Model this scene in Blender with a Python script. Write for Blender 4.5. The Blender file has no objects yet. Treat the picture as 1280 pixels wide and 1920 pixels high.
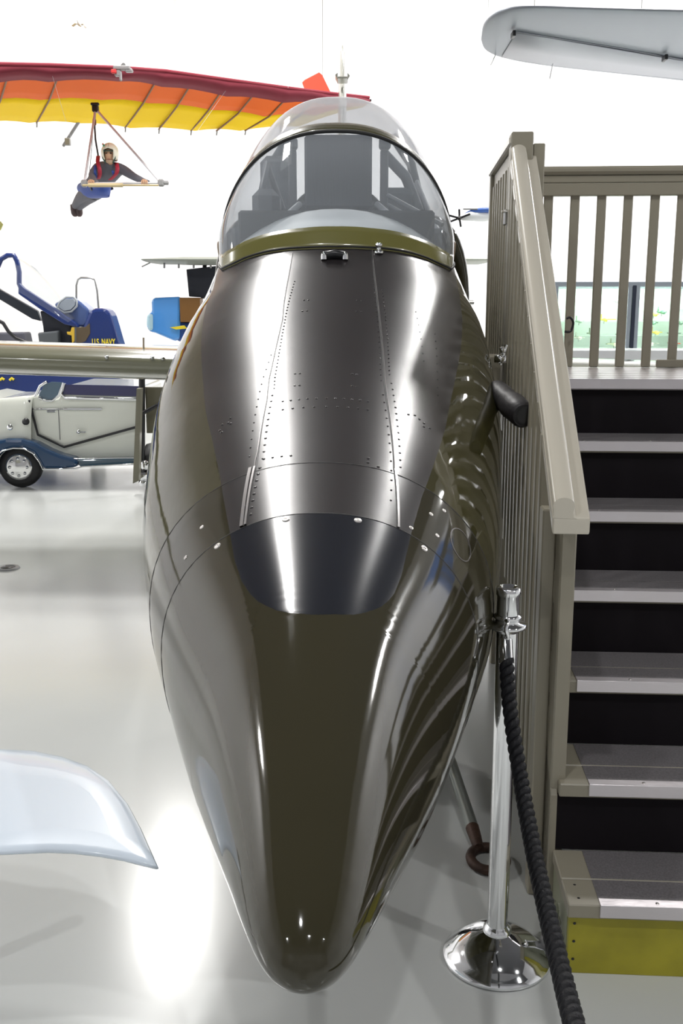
import bpy, bmesh, math, random
from mathutils import Vector, Matrix
random.seed(7)
PI = math.pi
sc = bpy.context.scene
COL = sc.collection

# ------------------------------------------------------------------ camera, world, light, exposure
F = 1867.0; PITCH = math.radians(11.35); EYE = 1.644
cam_d = bpy.data.cameras.new('camera'); cam = bpy.data.objects.new('camera', cam_d); COL.objects.link(cam)
cam.location = (0, 0, EYE); cam.rotation_euler = (PI/2 - PITCH, 0, 0)
cam_d.sensor_fit = 'HORIZONTAL'; cam_d.sensor_width = 24.0; cam_d.lens = F/1280*24.0
cam_d.clip_start = .05; cam_d.clip_end = 200
cam_d.dof.use_dof = False
sc.camera = cam
w = bpy.data.worlds.new('world'); sc.world = w; w.use_nodes = True
w.node_tree.nodes['Background'].inputs[0].default_value = (.92, .95, 1, 1)
w.node_tree.nodes['Background'].inputs[1].default_value = .26
sc.view_settings.view_transform = 'Standard'; sc.view_settings.look = 'None'
sc.view_settings.gamma = 1; sc.view_settings.use_curve_mapping = False
sc.view_settings.exposure = 0.25
try:
    sc.cycles.max_bounces = 8; sc.cycles.transparent_max_bounces = 12; sc.cycles.use_denoising = True
    sc.cycles.sample_clamp_indirect = 8
except Exception: pass

CEIL = 13.0; LH = 9.16
LAMP_ROWS = [(-2.5, 11.2, 210), (4.25, 11.6, 180), (-3.1, 16.8, 290), (4.2, 17.3, 290), (11.0, 11.5, 255), (-11.5, 9.5, 256), (11.0, 17.3, 291), (-2.7, 8.9, 140)]
SPOTS = [(-1.1, -.2, 34), (.9, -2.2, 34), (-6.5, -2.5, 62), (7, -2.5, 62)]
def lamp(x, y, power):
    l = bpy.data.lights.new('strip_lamp', 'AREA'); l.shape = 'RECTANGLE'; l.size = .42; l.size_y = 1.25 if power < 250 else .7 if power < 260 else 3.0
    l.energy = power*1.75; l.color = (1, .985, .96)
    o = bpy.data.objects.new('strip_lamp', l); COL.objects.link(o); o.location = (x, y, LH-.02)
for a in LAMP_ROWS: lamp(*a)
for x_, y_, p_ in SPOTS:
    l = bpy.data.lights.new('round_lamp', 'AREA'); l.shape = 'DISK'; l.size = .3; l.energy = p_*3
    o = bpy.data.objects.new('round_lamp', l); COL.objects.link(o); o.location = (x_, y_, LH-.02)
l = bpy.data.lights.new('case_fill', 'AREA'); l.shape = 'RECTANGLE'; l.size = 1.6; l.size_y = .1; l.energy = 26  # unseen light added to brighten the display case
o = bpy.data.objects.new('case_fill', l); COL.objects.link(o); o.location = (2.75, 9.6, 1.93)

# ------------------------------------------------------------------ helpers
def P(px, py, Y):
    """real point at distance Y seen along a sight line of the photograph (used to measure, once)"""
    u = (px-640)/F; v = -(py-960)/F
    dy = math.cos(PITCH) + v*math.sin(PITCH); dz = -math.sin(PITCH) + v*math.cos(PITCH)
    return Vector((u/dy*Y, Y, EYE + dz/dy*Y))
def PF(px, py, h=0.0):
    q = P(px, py, 1.0); k = (h-EYE)/(q.z-EYE); return Vector((q.x*k, k, h))

MATS = {}
def mat(name, col, rough=.5, metal=0.0, coat=0.0, spec=.5, bump=0.0, bscale=20, var=0.0, vscale=4, bdist=.01, trans=0, alpha=1, emis=0, stretch=None, coatr=.03):
    if name in MATS: return MATS[name]
    m = bpy.data.materials.new(name); m.use_nodes = True; MATS[name] = m
    nt = m.node_tree; b = nt.nodes['Principled BSDF']
    b.inputs['Base Color'].default_value = (*col, 1); b.inputs['Roughness'].default_value = rough
    b.inputs['Metallic'].default_value = metal; b.inputs['Coat Weight'].default_value = coat
    b.inputs['Coat Roughness'].default_value = coatr
    b.inputs['Specular IOR Level'].default_value = spec
    b.inputs['Transmission Weight'].default_value = trans; b.inputs['Alpha'].default_value = alpha
    tc = nt.nodes.new('ShaderNodeTexCoord'); src = tc.outputs['Object']
    if stretch:
        mp = nt.nodes.new('ShaderNodeMapping'); mp.inputs['Scale'].default_value = stretch
        nt.links.new(src, mp.inputs['Vector']); src = mp.outputs['Vector']
    if var:
        n = nt.nodes.new('ShaderNodeTexNoise'); n.inputs['Scale'].default_value = vscale; n.inputs['Detail'].default_value = 6
        nt.links.new(src, n.inputs['Vector'])
        r = nt.nodes.new('ShaderNodeValToRGB')
        r.color_ramp.elements[0].position = .3; r.color_ramp.elements[1].position = .7
        r.color_ramp.elements[0].color = tuple(c*(1-var) for c in col)+(1,)
        r.color_ramp.elements[1].color = tuple(min(1, c*(1+var)) for c in col)+(1,)
        nt.links.new(n.outputs['Fac'], r.inputs['Fac']); nt.links.new(r.outputs['Color'], b.inputs['Base Color'])
    if bump:
        n = nt.nodes.new('ShaderNodeTexNoise'); n.inputs['Scale'].default_value = bscale; n.inputs['Detail'].default_value = 3
        nt.links.new(src, n.inputs['Vector'])
        bp = nt.nodes.new('ShaderNodeBump'); bp.inputs['Strength'].default_value = bump; bp.inputs['Distance'].default_value = bdist
        nt.links.new(n.outputs['Fac'], bp.inputs['Height']); nt.links.new(bp.outputs['Normal'], b.inputs['Normal'])
        nt.links.new(bp.outputs['Normal'], b.inputs['Coat Normal'])
    return m
def glass(name, tint, gloss_rough=.02, body=.0, bodycol=(.8,.85,.9), ior=1.45, bump=0):
    """thin see-through sheet: clear transmission, fresnel gloss and a diffuse veil painted in for reflected hall light"""
    m = bpy.data.materials.new(name); m.use_nodes = True; MATS[name] = m; nt = m.node_tree
    nt.nodes.remove(nt.nodes['Principled BSDF']); out = nt.nodes['Material Output']
    t = nt.nodes.new('ShaderNodeBsdfTransparent'); t.inputs[0].default_value = (*tint, 1)
    g = nt.nodes.new('ShaderNodeBsdfGlossy'); g.inputs['Roughness'].default_value = gloss_rough
    fr = nt.nodes.new('ShaderNodeFresnel'); ge = nt.nodes.new('ShaderNodeNewGeometry')
    mr = nt.nodes.new('ShaderNodeMapRange'); mr.inputs['To Min'].default_value = ior; mr.inputs['To Max'].default_value = 1/ior
    nt.links.new(ge.outputs['Backfacing'], mr.inputs['Value']); nt.links.new(mr.outputs['Result'], fr.inputs[0])
    mx = nt.nodes.new('ShaderNodeMixShader'); nt.links.new(fr.outputs[0], mx.inputs[0])
    nt.links.new(t.outputs[0], mx.inputs[1]); nt.links.new(g.outputs[0], mx.inputs[2])
    last = mx
    if body:
        d = nt.nodes.new('ShaderNodeBsdfDiffuse'); d.inputs[0].default_value = (*bodycol, 1)
        m2 = nt.nodes.new('ShaderNodeMixShader'); m2.inputs[0].default_value = body
        nt.links.new(mx.outputs[0], m2.inputs[1]); nt.links.new(d.outputs[0], m2.inputs[2]); last = m2
    if bump:
        n = nt.nodes.new('ShaderNodeTexNoise'); n.inputs['Scale'].default_value = 5
        bp = nt.nodes.new('ShaderNodeBump'); bp.inputs['Strength'].default_value = bump; bp.inputs['Distance'].default_value = .01
        nt.links.new(n.outputs['Fac'], bp.inputs['Height']); nt.links.new(bp.outputs['Normal'], g.inputs['Normal'])
    nt.links.new(last.outputs[0], out.inputs['Surface'])
    return m

def thing(name, label, cat, loc=(0, 0, 0), group=None):
    o = bpy.data.objects.new(name, None); COL.objects.link(o); o.location = loc
    o.empty_display_size = .1
    o['label'] = label; o['category'] = cat
    if group: o['group'] = group
    return o
def tag(o, label, cat, group=None):
    o['label'] = label; o['category'] = cat
    if group: o['group'] = group
    return o
def worldloc(o):
    v = Vector((0, 0, 0))
    while o: v += Vector(o.location); o = o.parent
    return v
class MB:
    def __init__(s): s.v = []; s.f = []; s.mi = []; s.sm = []
    def add(s, verts, faces, mi=0, smooth=False):
        k = len(s.v); s.v += [Vector(v) for v in verts]
        for f in faces: s.f.append([k+i for i in f]); s.mi.append(mi); s.sm.append(smooth)
        return s
    def box(s, c, d, mi=0, R=None, bev=0):
        x, y, z = d[0]/2, d[1]/2, d[2]/2; c = Vector(c)
        if bev <= 0:
            vs = [Vector((a*x, b*y, e*z)) for a in (-1, 1) for b in (-1, 1) for e in (-1, 1)]
            fs = [(0,1,3,2),(4,6,7,5),(0,4,5,1),(2,3,7,6),(0,2,6,4),(1,5,7,3)]
            s.add([c+(R@v if R else v) for v in vs], fs, mi); return s
        b = min(bev, .45*min(d))
        bm = bmesh.new(); bmesh.ops.create_cube(bm, size=1)
        for v in bm.verts: v.co = Vector((v.co.x*d[0], v.co.y*d[1], v.co.z*d[2]))
        bmesh.ops.bevel(bm, geom=bm.edges[:], offset=b, segments=1, affect='EDGES', profile=.5)
        bm.verts.index_update()
        s.add([c+(R@v.co if R else v.co) for v in bm.verts], [[v.index for v in f.verts] for f in bm.faces], mi)
        bm.free(); return s
    def tube(s, pts, r, n=12, mi=0, caps=True, closed=False):
        pts = [Vector(p) for p in pts]; N = len(pts)
        rs = r if isinstance(r, (list, tuple)) else [r]*N
        k0 = len(s.v); prev = None; rings = []
        for i, p in enumerate(pts):
            if closed: t = pts[(i+1) % N]-pts[i-1]
            else: t = pts[min(i+1, N-1)]-pts[max(i-1, 0)]
            if t.length < 1e-9: t = Vector((0, 0, 1))
            t.normalize()
            if prev is None:
                a = Vector((0, 0, 1)) if abs(t.z) < .9 else Vector((1, 0, 0))
                u = t.cross(a).normalized()
            else:
                u = prev - t*prev.dot(t)
                if u.length < 1e-6: u = t.orthogonal()
                u.normalize()
            prev = u; vv = t.cross(u)
            rings.append([p+rs[i]*(math.cos(2*PI*j/n)*u+math.sin(2*PI*j/n)*vv) for j in range(n)])
        vs = [v for rg in rings for v in rg]; fs = []
        for i in range(N if closed else N-1):
            i2 = (i+1) % N
            for j in range(n): fs.append((i*n+j, i*n+(j+1) % n, i2*n+(j+1) % n, i2*n+j))
        s.add(vs, fs, mi, True)
        if caps and not closed:
            s.add(rings[0], [list(range(n))[::-1]], mi); s.add(rings[-1], [list(range(n))], mi)
        return s
    def lathe(s, c, prof, n=32, axis=(0, 0, 1), mi=0, smooth=True, caps=True):
        c = Vector(c); q = Vector((0, 0, 1)).rotation_difference(Vector(axis).normalized()).to_matrix()
        vs = []; fs = []
        for r, z in prof:
            for j in range(n): vs.append(c+q@Vector((r*math.cos(2*PI*j/n), r*math.sin(2*PI*j/n), z)))
        for i in range(len(prof)-1):
            for j in range(n): fs.append((i*n+j, i*n+(j+1) % n, (i+1)*n+(j+1) % n, (i+1)*n+j))
        s.add(vs, fs, mi, smooth)
        if caps:
            if prof[0][0] > 1e-5: s.add(vs[:n], [list(range(n))[::-1]], mi)
            if prof[-1][0] > 1e-5: s.add(vs[-n:], [list(range(n))], mi)
        return s
    def prism(s, pts, d, mi=0):
        """closed outline (3D points) given thickness along vector d"""
        n = len(pts); d = Vector(d); a = [Vector(p)-d/2 for p in pts]; b = [Vector(p)+d/2 for p in pts]
        s.add(a+b, [list(range(n))[::-1], list(range(n, 2*n))]+[(i, (i+1) % n, n+(i+1) % n, n+i) for i in range(n)], mi)
        return s
    def grid(s, rows, mi=0, smooth=True, closed=False):
        n = len(rows[0]); vs = [v for r in rows for v in r]; fs = []
        for i in range(len(rows)-1):
            for j in range(n if closed else n-1):
                j2 = (j+1) % n; fs.append((i*n+j, i*n+j2, (i+1)*n+j2, (i+1)*n+j))
        return s.add(vs, fs, mi, smooth)
    def build(s, name, mats, parent=None, merge=False, solid=0, bevel=0, fix=True):
        if not isinstance(mats, (list, tuple)): mats = [mats]
        off = worldloc(parent) if parent else Vector((0, 0, 0))
        me = bpy.data.meshes.new(name); me.from_pydata([v-off for v in s.v], [], s.f)
        for m in mats: me.materials.append(m)
        for p, k, sm in zip(me.polygons, s.mi, s.sm): p.material_index = k; p.use_smooth = sm
        if fix or merge:
            bm = bmesh.new(); bm.from_mesh(me)
            if merge: bmesh.ops.remove_doubles(bm, verts=bm.verts, dist=1e-5)
            if fix: bmesh.ops.recalc_face_normals(bm, faces=bm.faces)
            bm.to_mesh(me); bm.free()
        me.update()
        o = bpy.data.objects.new(name, me); COL.objects.link(o)
        if parent: o.parent = parent
        if solid:
            md = o.modifiers.new('solid', 'SOLIDIFY'); md.thickness = solid; md.offset = -1
        if bevel:
            md = o.modifiers.new('bev', 'BEVEL'); md.width = bevel; md.segments = 2; md.limit_method = 'ANGLE'
        return o
def struct(o): o['kind'] = 'structure'; return o
def stuff(o): o['kind'] = 'stuff'; return o
def lerp(a, b, t): return a+(b-a)*t
def interp(xs, ys, x):
    if x <= xs[0]: return ys[0]
    for i in range(len(xs)-1):
        if x <= xs[i+1]: return lerp(ys[i], ys[i+1], (x-xs[i])/(xs[i+1]-xs[i]))
    return ys[-1]
def pchip(xs, ys, x):
    n = len(xs); h = [xs[i+1]-xs[i] for i in range(n-1)]; s = [(ys[i+1]-ys[i])/h[i] for i in range(n-1)]
    d = [s[0]]+[(2*s[i-1]*s[i]/(s[i-1]+s[i]) if s[i-1]*s[i] > 0 else 0) for i in range(1, n-1)]+[s[-1]]
    x = min(max(x, xs[0]), xs[-1]); i = 0
    while i < n-2 and x > xs[i+1]: i += 1
    t = (x-xs[i])/h[i]
    return (2*t**3-3*t*t+1)*ys[i]+(t**3-2*t*t+t)*h[i]*d[i]+(-2*t**3+3*t*t)*ys[i+1]+(t**3-t*t)*h[i]*d[i+1]

# ------------------------------------------------------------------ materials
OLIVE = mat('olive_gloss', (.038, .034, .019), .07, coat=0, bump=.05, bscale=2.2, bdist=.03, coatr=.015)
OLIVE2 = mat('olive_gloss_dented', (.052, .047, .018), .05, coat=0, bump=.10, bscale=3.5, bdist=.02, stretch=(2.5, .8, 2), coatr=.015)
MATTE = mat('anti_glare_black', (.024, .021, .022), .27, spec=.5, bump=.05, bscale=9, bdist=.004)
NOSEB = mat('anti_glare_nose', (.012, .014, .02), .17, spec=.5)
SEAM = mat('seam_black', (.006, .006, .006), .5)
CHROME = mat('chrome', (.86, .87, .88), .06, 1.0)
STEEL = mat('dull_steel', (.5, .5, .5), .3, 1.0)
SCREW = mat('screw_steel', (.6, .57, .55), .28, 1.0)
RUST = mat('rust', (.06, .032, .022), .6, .4, bump=.4, bscale=40, var=.5, vscale=15)
BEIGE = mat('khaki_paint', (.31, .285, .22), .33, spec=.5, bump=.08, bscale=25, bdist=.002)
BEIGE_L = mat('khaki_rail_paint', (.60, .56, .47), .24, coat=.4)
YELLOWP = mat('mustard_paint', (.38, .34, .025), .35, bump=.3, bscale=16, bdist=.003, var=.18, vscale=7)
RISER = mat('riser_black', (.009, .007, .009), .7, spec=.15)
MAT_GR = mat('anti_slip_grit', (.16, .15, .155), .42, bump=.6, bscale=400, bdist=.001, var=.25, vscale=200)
ALU = mat('nosing_aluminium', (.70, .66, .68), .28, .75, bump=.05, bscale=30, stretch=(1, 1, 12))
BLACK = mat('black_plastic', (.012, .012, .014), .35)
RUBBER = mat('rubber', (.012, .012, .013), .6)
ROPE = mat('black_rope', (.008, .008, .010), .55, spec=.25, bump=.8, bscale=160, bdist=.003, stretch=(1, 1, .3))
WHITE = mat('white_paint', (.82, .84, .86), .25)
GREYM = mat('mid_grey', (.28, .28, .28), .45)
DARK = mat('dark_interior', (.025, .026, .03), .6)
SEATG = mat('seat_pad_grey', (.05, .055, .075), .6, bump=.3, bscale=18, bdist=.004, stretch=(6, 1, .4))
DASH = mat('glare_shield', (.75, .78, .80), .55, bump=.2, bscale=14, bdist=.004)
CLEAR = glass('clear_plexi', (.95, .97, .97), .02, .05, (.9, .93, .97), 1.5)
CANOPYG = glass('canopy_plexi', (.93, .94, .95), .03, .44, (.74, .75, .78), 1.55, .05)  # pale body colour stands in for the bright hall mirrored in the canopy
WSG = glass('windshield_plexi', (.93, .95, .96), .02, .22, (.80, .86, .92), 1.5, .02)  # bluish body colour imitates the hall's reflection on the windshield

# ------------------------------------------------------------------ the hall
fm = mat('epoxy_floor', (.60, .615, .60), .17, spec=.5, coat=0, bump=.03, bscale=3, bdist=.01, var=.05, vscale=.8)
floor = MB().grid([[(-16, -6, 0), (16, -6, 0)], [(-16, 23, 0), (16, 23, 0)]], smooth=False)
struct(floor.build('floor', fm))
wallm = mat('white_wall', (.88, .88, .90), .7, bump=.05, bscale=6)
struct(MB().prism([(-3.35, 22, 0), (14, 22, 0), (14, 22, CEIL), (-3.35, 22, CEIL)], (0, .2, 0)).build('wall_back', wallm))
struct(MB().prism([(-14, 17.6, 0), (-3.35, 22.1, 0), (-3.35, 22.1, CEIL), (-14, 17.6, CEIL)], (.0, .2, 0)).build('wall_left_back', wallm))
struct(MB().prism([(-14, -6, 0), (-14, 17.6, 0), (-14, 17.6, CEIL), (-14, -6, CEIL)], (.2, 0, 0)).build('wall_left', wallm))
struct(MB().prism([(14, -6, 0), (14, 22, 0), (14, 22, CEIL), (14, -6, CEIL)], (.2, 0, 0)).build('wall_right', wallm))
struct(MB().prism([(-14, -6.1, 0), (14, -6.1, 0), (14, -6.1, CEIL), (-14, -6.1, CEIL)], (0, .2, 0)).build('wall_front', mat('grey_wall', (.30, .30, .31), .8)))
ceilm = mat('dark_ceiling', (.09, .09, .095), .8)
struct(MB().prism([(-14, -6, CEIL), (14, -6, CEIL), (14, 22, CEIL), (-14, 22, CEIL)], (0, 0, .2)).build('ceiling', ceilm))
for i, (x, y, p_) in enumerate(LAMP_ROWS):
    t = thing('ceiling_light', ['strip light nearest the glider, over the jet nose', 'strip light over the stairs side of the jet', 'strip light before the back wall, left of the tail fin', 'strip light before the back wall, right of the tail fin', 'strip light over the display case side', 'strip light above the cockpit exhibit', 'strip light in the far right corner', 'strip light over the jet wing root, nearest the viewer on the left'][i], 'light', (x, y, LH), 'strip lights under the ceiling')
    m = MB(); m.box((x, y, LH+.04), (.68, 3.1, .07), bev=.01); m.build('housing', WHITE, t)
    for dy in (-1, 1): MB().tube([(x, y+dy, LH+.07), (x, y+dy, CEIL-.05)], .006, 6).build('hanging_rod', STEEL, t)
for x, y, p_ in SPOTS:
    t = thing('ceiling_light', {-1.1: 'round white lamp above the jet nose', .9: 'round white lamp just behind the viewer', -6.5: 'round white lamp behind the viewer, far left', 7: 'round white lamp behind the viewer, far right'}[x], 'light', (x, y, LH), 'round lamps under the ceiling')
    MB().lathe((x, y, LH), [(.17, 0), (.17, .08), (.06, .2), (.02, .25), (.006, 3.8)], 20).build('housing', WHITE, t)
t = thing('floor_anchor', 'small dark round tie-down ring set in the floor at left edge', 'floor ring', PF(15, 1066))
q = PF(15, 1066)
m = MB(); m.lathe(q, [(0, .004), (.03, .004), (.045, .004), (.055, .012), (.07, .012), (.078, .0)], 24, caps=False); m.build('ring_plate', GREYM, t)
m = MB(); m.lathe(q, [(.0, .0105), (.045, .0105), (.047, .002)], 20, caps=False); m.build('socket', BLACK, t)

# ------------------------------------------------------------------ the jet
S_ = [1.12, 1.125, 1.135, 1.155, 1.19, 1.25, 1.4, 1.7, 2.1, 2.35, 2.8, 3.3, 3.7, 4.2, 5.0, 5.7, 6.4, 8.0, 10.0, 12.2]
W_ = [.004, .022, .036, .052, .069, .0895, .1325, .2226, .3512, .4248, .5139, .5578, .5415, .5236, .50, .52, .64, .66, .55, .30]
C_ = [.812, .813, .814, .816, .819, .822, .822, .8116, .8924, .9323, 1.0674, 1.3245, 1.4966, 1.4964, 1.5, 1.5, 1.5, 1.5, 1.5, 1.5]
T_ = [.815, .832, .845, .862, .883, .913, .980, 1.0906, 1.2203, 1.3081, 1.4729, 1.6863, 1.8711, 2.1834, 2.2, 2.24, 2.24, 2.2, 2.1, 1.8]
B_ = [.809, .793, .783, .770, .753, .727, .66, .56, .50, .50, .56, .66, .72, .76, .80, .85, .85, .9, 1.0, 1.2]
NN = 2/2.15
def cenx(Y): return interp([1.1, 2.4, 2.8, 3.3, 3.7, 5.7, 7], [-.048, -.048, -.055, -.04, -.02, -.02, .01], Y)
def fus(Y, th, off=0.0):
    ww, c, T, B = (pchip(S_, a, Y) for a in (W_, C_, T_, B_))
    st, ct = math.sin(th), math.cos(th)
    x = cenx(Y)+math.copysign((ww+off)*abs(st)**NN, st)
    z = c+(T-c+off)*abs(ct)**NN if ct > 0 else c-(c-B+off)*abs(ct)**NN
    return Vector((x, Y, z))
def fusn(Y, th):
    e = 1e-3; a = fus(Y+e, th)-fus(Y-e, th); b = fus(Y, th+e)-fus(Y, th-e)
    n = b.cross(a)
    n.normalize()
    if n.dot(fus(Y, th)-Vector((cenx(Y), Y, pchip(S_, C_, Y)))) < 0: n = -n
    return n
def surf_pt(Y, th, d=0.0): return fus(Y, th)+fusn(Y, th)*d
AL = [(1.70, 0), (1.740, .02), (1.745, .10), (1.752, .18), (1.768, .27), (1.792, .345), (1.818, .41), (1.85, .458), (1.908, .515), (1.994, .545), (2.148, .556), (2.319, .571), (2.579, .615), (2.922, .70), (3.182, .78), (3.309, .82), (3.546, .915), (3.9, 1.0), (4.1, 1.07), (4.2, 1.08)]
AR = [(1.70, 0), (1.740, .02), (1.747, .18), (1.755, .27), (1.768, .335), (1.79, .41), (1.812, .467), (1.84, .51), (1.874, .545), (1.942, .567), (2.107, .570), (2.275, .590), (2.425, .633), (2.693, .713), (3.039, .793), (3.429, .90), (3.772, .95), (4.0, 1.02), (4.1, 1.07), (4.2, 1.08)]
CO = [(3.70, 0), (3.703, .10), (3.707, .19), (3.727, .36), (3.748, .52), (3.785, .76), (3.84, .90), (3.93, .98), (4.1, 1.06), (4.2, 1.08), (5.5, 1.08), (5.66, .75), (5.7, 0)]
def fb(tab, Y): return interp([a for a, b in tab], [b for a, b in tab], Y)
def copen(Y): return fb(CO, Y) if 3.70 <= Y <= 5.7 else 0.0
def fus_section(name, Y0, Y1, mats, parent, ysteps, panel=True, cap0=False):
    m = MB(); Ys = sorted(set([round(Y0+(Y1-Y0)*i/ysteps, 5) for i in range(ysteps+1)]
        + [round(y, 5) for y in ([a for a, b in AL+AR+CO] + [1.121, 1.1225, 1.125, 1.13, 1.135, 1.14, 1.15, 1.16, 1.18, 1.2, 1.24]) if Y0 <= y <= Y1]))
    nA, nB, nC = 8, 10, 26
    for s in (-1, 1):
        tab = AL if s < 0 else AR
        rows = []
        for Y in Ys:
            a = copen(Y); b = max(a, fb(tab, Y)) if Y < 4.2 else a
            ths = [a*i/2 for i in range(2)] + [a+(b-a)*i/nB for i in range(nB)]+[b+(PI-b)*i/nC for i in range(nC+1)]
            rows.append((ths, a, b))
        for i in range(len(Ys)-1):
            (t0, a0, b0), (t1, a1, b1) = rows[i], rows[i+1]; y0, y1 = Ys[i], Ys[i+1]
            ym = (y0+y1)/2
            for j in range(len(t0)-1):
                if j < 2: continue                      # the cockpit opening
                zone = 1 if (j < 2+nB and panel and ym > 1.74) else 0
                if j < 2+nB and (b0-a0) < 1e-4 and (b1-a1) < 1e-4: continue
                q = [fus(y0, s*t0[j]), fus(y0, s*t0[j+1]), fus(y1, s*t1[j+1]), fus(y1, s*t1[j])]
                m.add(q, [(0, 1, 2, 3)], zone, True)
    if cap0: m.add([fus(Y0, 2*PI*k/24) for k in range(24)], [list(range(24))], 0)
    o = m.build(name, mats, parent, merge=True)
    bm = bmesh.new(); bm.from_mesh(o.data); bmesh.ops.dissolve_degenerate(bm, dist=1e-5, edges=bm.edges); bm.to_mesh(o.data); bm.free()
    return o
jet = thing('jet_aircraft', 'olive drab jet aircraft with black anti-glare nose and bubble canopy, nose towards viewer', 'aircraft', (0, 5.5, 0))
fus_section('nose_cone', 1.12, 2.0985, [OLIVE, NOSEB], jet, 34, cap0=True)
fus_section('nose_section', 2.1015, 2.3185, [OLIVE, MATTE], jet, 8)
fo = fus_section('fuselage', 2.3215, 12.2, [OLIVE2, MATTE], jet, 110)
fo['label'] = 'glossy olive fuselage skin with wavy reflections'
# backing just under the joints
m = MB()
for Y in (2.10, 2.32):
    for a, b in ((-3.1, 3.1),):
        m.tube([surf_pt(Y, a+(b-a)*i/90, -.0035) for i in range(91)], .0045, 6)
stuff(m.build('joint_groove', SEAM, jet))
def strip(pts, wdt, d0, mb, mi=0):
    """flat strip following the skin, standing d0 proud"""
    L = []; R = []
    for i, (Y, th) in enumerate(pts):
        p = surf_pt(Y, th, d0); a = surf_pt(*pts[max(i-1, 0)]); b = surf_pt(*pts[min(i+1, len(pts)-1)])
        t = (b-a).normalized(); n = fusn(Y, th); s = t.cross(n).normalized()*wdt/2
        L.append((p-s-n*.004, p-s, p+s, p+s-n*.004))
    mb.grid(L, mi, False)
    return mb
def dens(pts, k=8):
    o = []
    for (a, b), (c, d) in zip(pts[:-1], pts[1:]):
        for i in range(k): o.append((lerp(a, c, i/k), lerp(b, d, i/k)))
    return o+[pts[-1]]
seamL = dens([(3.69, -.262), (3.172, -.231), (2.679, -.274), (2.329, -.349), (2.103, -.44)])
seamR = dens([(3.70, .212), (3.179, .269), (2.693, .331), (2.34, .392), (2.103, .47)])
m = MB(); strip(seamL, .0035, .0006, m); strip(seamR, .0035, .0006, m)
strip(dens([(2.32, .392), (2.32, .60)]), .0035, .0006, m)
stuff(m.build('hatch_gap', SEAM, jet))
m = MB(); strip([(y, t-.010*(1 if y < 2.4 else .4)) for y, t in seamL], .0022, .0016, m); strip([(y, t+.007) for y, t in seamR], .0022, .0016, m)
stuff(m.build('hatch_edge', mat('worn_edge', (.16, .15, .15), .3, .6), jet))
for k, (dt, wd) in enumerate(((-.028, .008), (-.002, .005))):
    m = MB(); strip(dens([(2.34, -.352+dt), (2.103, -.438+dt)]), wd, .004, m); o = m.build('hinge_strip', mat('hinge_metal', (.62, .6, .6), .25, .9), jet)
m = MB(); strip(dens([(2.34, .40), (2.103, .478)]), .005, .003, m); m.build('hinge_strip', mat('hinge_metal', (.62, .6, .6), .25, .9), jet)
# screws
def disc_on(mb, Y, th, r, h, n=14, mi=0, dome=False):
    p = surf_pt(Y, th); nn = fusn(Y, th)
    prof = [(r*1.0, -.001), (r*.97, h*.7), (r*.8, h), (r*.35, h), (r*.3, h*.3), (0, h*.3)] if not dome else [(r, -.001), (r*.8, h*.6), (r*.4, h), (0, h)]
    mb.lathe(p, prof, n, nn, mi, caps=False); return mb
for Y, th in ((2.083, -.184), (2.083, .217), (2.083, -.656), (2.083, .685)):
    m = MB(); disc_on(m, Y, th, .0085, .0022, 20); m.build('screw', SCREW, jet)
for Y, th in ((2.227, .675), (2.165, .755), (2.281, .76), (2.127, .562), (2.2, -.75), (2.15, -.93)):
    m = MB(); disc_on(m, Y, th, .0055, .0015, 14); m.build('screw', SCREW, jet)
rv = MB()
def rivrow(a, b, n, r=.0032, jit=0):
    for i in range(n):
        t = i/(n-1) if n > 1 else 0
        disc_on(rv, lerp(a[0], b[0], t)+random.uniform(-jit, jit), lerp(a[1], b[1], t), r, .0016, 8, dome=True)
rivrow((2.14, -.40), (2.33, -.325), 8, .0048); rivrow((2.37, -.305), (2.70, -.245), 11, .0042); rivrow((2.74, -.235), (3.45, -.205), 34, .003)
rivrow((2.40, -.385), (2.95, -.27), 14, .0028); rivrow((2.2, .40), (2.72, .31), 13, .0032); rivrow((2.80, .30), (3.5, .225), 22, .0024)
rivrow((2.36, .43), (2.80, .36), 14, .0036); rivrow((2.85, .345), (3.4, .285), 24, .0026)
rivrow((2.655, -.189), (2.662, .227), 11, .004); rivrow((2.607, -.189), (2.614, .227), 9, .004)
rivrow((2.367, -.30), (2.36, -.15), 4, .004); rivrow((3.0, .55), (3.3, .50), 8, .0022); rivrow((3.2, .628), (2.8, .66), 10, .0022)
for Y in (3.296, 3.218, 2.812, 2.740):
    for th in (-.115, .155): rivrow((Y, th-.012), (Y, th+.012), 2, .004)
for Y, th in ((2.60, -.56), (2.625, -.545), (2.62, -.505), (2.64, -.49), (2.585, -.55), (2.61, -.49), (2.65, .46), (2.66, .50), (2.64, .56), (2.65, .53), (2.63, .60), (2.62, .56), (2.34, .24), (2.36, .24), (2.33, .30)):
    disc_on(rv, Y, th, .0045, .0018, 10, dome=True)
stuff(rv.build('rivets', MATTE, jet))
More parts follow.
